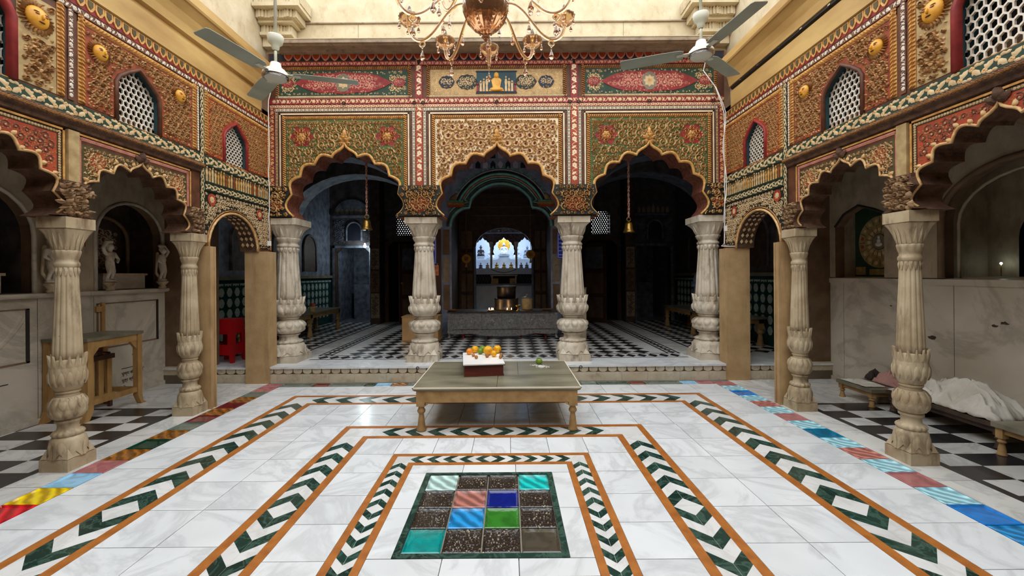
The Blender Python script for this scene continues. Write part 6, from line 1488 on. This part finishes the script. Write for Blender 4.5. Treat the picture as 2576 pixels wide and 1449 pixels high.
for y, lb in ((3.3, 'steel beam across the court holding the two fans'), (2.49, 'steel beam across the court holding the chandelier')):
    Geo().box(X0-3.2, X0+3.2, y-.05, y+.05, 5.36, 5.38).box(X0-3.2, X0+3.2, y-.006, y+.006, 5.38, 5.48).box(X0-3.2, X0+3.2, y-.05, y+.05, 5.48, 5.50).build('steel_beam', ['fan_white'], None, None, lb, 'beam')

# chandelier
t = thing('chandelier', (-.128, CY, 2.845), 'amber crystal chandelier with ten curved arms and candle bulbs', 'chandelier')
Geo().lathe([(.012, 0), (.03, .004), (.075, .03), (.112, .075), (.132, .13), (.134, .165), (.122, .19), (.125, .20), (.10, .205)], 60, rf=lambda a, z, k: 1+.035*cos(20*a)).build('bowl', ['amber_bowl'], t)
Geo().lathe([(.0, -.05), (.012, -.04), (.02, -.025), (.01, -.01), (.016, 0), (.03, .008)], 16, cap=False).build('finial', ['crystal'], t)
Geo().lathe([(.10, .205), (.115, .215), (.105, .235), (.05, .25), (.03, .30), (.05, .36), (.06, .42), (.03, .48), (.02, .60)], 30).build('stem', ['amber_glass'], t)
Geo().tube([(0, 0, .6), (0, 0, 2.515)], .008, 8).build('chain', ['brass'], t)
for k in range(10):
    a = 2*pi*k/10+pi/10; g = Geo(lambda p, q, r: (p*cos(a)-q*sin(a), p*sin(a)+q*cos(a), r)); g.ell((.125, 0, .20), (.022, .022, .022), 10, 7); g.build('boss', ['crystal'], t)
    if k % 2 == 0:
        g = Geo(lambda p, q, r: (p*cos(a)-q*sin(a), p*sin(a)+q*cos(a), r))
        for i in range(12): u = i/11; g.ell((.13-.11*u**1.4, 0, .19-.21*u), (.0075,)*3, 6, 5)
        g.build('bead_chain', ['crystal'], t)
def drop(g, x, z, s):
    g.ell((x, 0, z), (.006, .006, .006), 6, 5); g.ell((x, 0, z-.018), (.005, .005, .005), 6, 5)
    g.lathe([(.001, 0), (.006*s, -.008*s), (.013*s, -.03*s), (.0115*s, -.04*s), (.006*s, -.049*s), (0.0005, -.052*s)], 8, (x, 0, z-.024), smooth=False)
ctrl = [(.10, .19), (.14, .205), (.185, .20), (.235, .165), (.285, .11), (.335, .06), (.385, .035), (.43, .04), (.465, .07), (.482, .11), (.485, .14)]
pts = []
for i in range(len(ctrl)-1):
    p0, p1, p2, p3 = ctrl[max(i-1, 0)], ctrl[i], ctrl[i+1], ctrl[min(i+2, len(ctrl)-1)]
    for u in (0, .33, .66):
        f = lambda k_: .5*((2*p1[k_])+(-p0[k_]+p2[k_])*u+(2*p0[k_]-5*p1[k_]+4*p2[k_]-p3[k_])*u*u+(-p0[k_]+3*p1[k_]-3*p2[k_]+p3[k_])*u**3); pts.append((f(0), 0, f(1)))
pts.append((ctrl[-1][0], 0, ctrl[-1][1]))
arm = Geo().tube(pts, .0105, 10).build('arm', ['amber_glass'], t)
Geo().lathe([(.012, .13), (.02, .138), (.04, .15), (.055, .17), (.062, .195), (.064, .20), (.06, .198), (.05, .172), (.034, .155), (.014, .147)], 32, (.485, 0, 0), rf=lambda a, z, k: 1+.05*cos(12*a)*(1 if k > 2 and k < 8 else .3), cap=False).build('drip_cup', ['amber_glass'], arm)
Geo().lathe([(.011, .147), (.011, .20), (.013, .204)], 12, (.485, 0, 0)).build('candle_tube', ['amber_glass'], arm)
Geo().lathe([(.008, .2), (.014, .215), (.015, .235), (.009, .262), (.002, .28)], 12, (.485, 0, 0)).build('candle_bulb', ['bulb_glass'], arm)
ring('pendant_ring', (.40, 0, .012), .017, .005, 'y', 'amber_glass', arm)
g = Geo(); drop(g, .40, -.012, 1.15); g.build('pendant', ['crystal'], arm, recalc=True)
for q in range(5):
    a = 2*pi*q/5+.4; g = Geo(lambda x, y, z: (x+.485+.06*cos(a), y+.06*sin(a), z)); drop(g, 0, .185, .75); g.build('cup_pendant', ['crystal'], arm)
g = Geo(); drop(g, .26, .125, 1.0); g.build('pendant', ['crystal'], arm)
arm.scale = (1.07, 1.07, 1)
for k in range(1, 10): dup(arm, rz=2*pi*k/10+pi/2)
arm.rotation_euler.z = pi/2
for k in range(6):
    a = arm.copy(); COL.objects.link(a); a.location.z = .26; a.rotation_euler.z = 2*pi*k/6+.3; a.scale = (.85, .85, 1)
    for ch in arm.children: c = ch.copy(); COL.objects.link(c); c.parent = a

# white cables
g = Geo(); rr = random.Random(5)
P = [(-2.95, 5.38, 4.05), (-3.06, 5.40, 3.86), (-3.13, 5.44, 3.70), (-3.145, 5.46, 3.6)]+[(-3.15+rr.uniform(-.006, .006), 5.47, 3.5-.12*i) for i in range(13)]+[(-3.15, 5.47, 1.86)]
g.tube(P, .006, 6); g.cbox((-3.15, 5.47, 1.83), (.035, .03, .06)); g.build('white_cable', ['white_plastic'], None, None, 'white cable hanging down the facade corner beside the flower-pot bench column', 'cable')
g = Geo(); m = lambda x: 2*X0-x
P = [(m(-2.78), 5.37, 4.2), (m(-2.86), 5.37, 4.12), (m(-2.84), 5.38, 4.02), (m(-3.0), 5.40, 3.82), (m(-3.1), 5.44, 3.62)]+[(m(-3.15)+rr.uniform(-.006, .006), 5.465, 3.5-.12*i) for i in range(13)]+[(m(-3.14), 5.46, 1.9), (m(-3.12), 5.43, 1.78), (m(-3.05), 5.375, 1.745), (m(-3.2), 5.378, 1.74), (m(-3.34), 5.382, 1.745)]
g.tube(P, .006, 6); P2 = [(x+.02*sin(i*.8), y-.008, z) for i, (x, y, z) in enumerate(P[3:18])]; g.tube(P2, .005, 6); g.cbox((m(-3.15), 5.455, 1.98), (.03, .03, .07)); g.build('white_cable', ['white_plastic'], None, None, 'tangled white cable running down the facade corner to the small arch', 'cable')
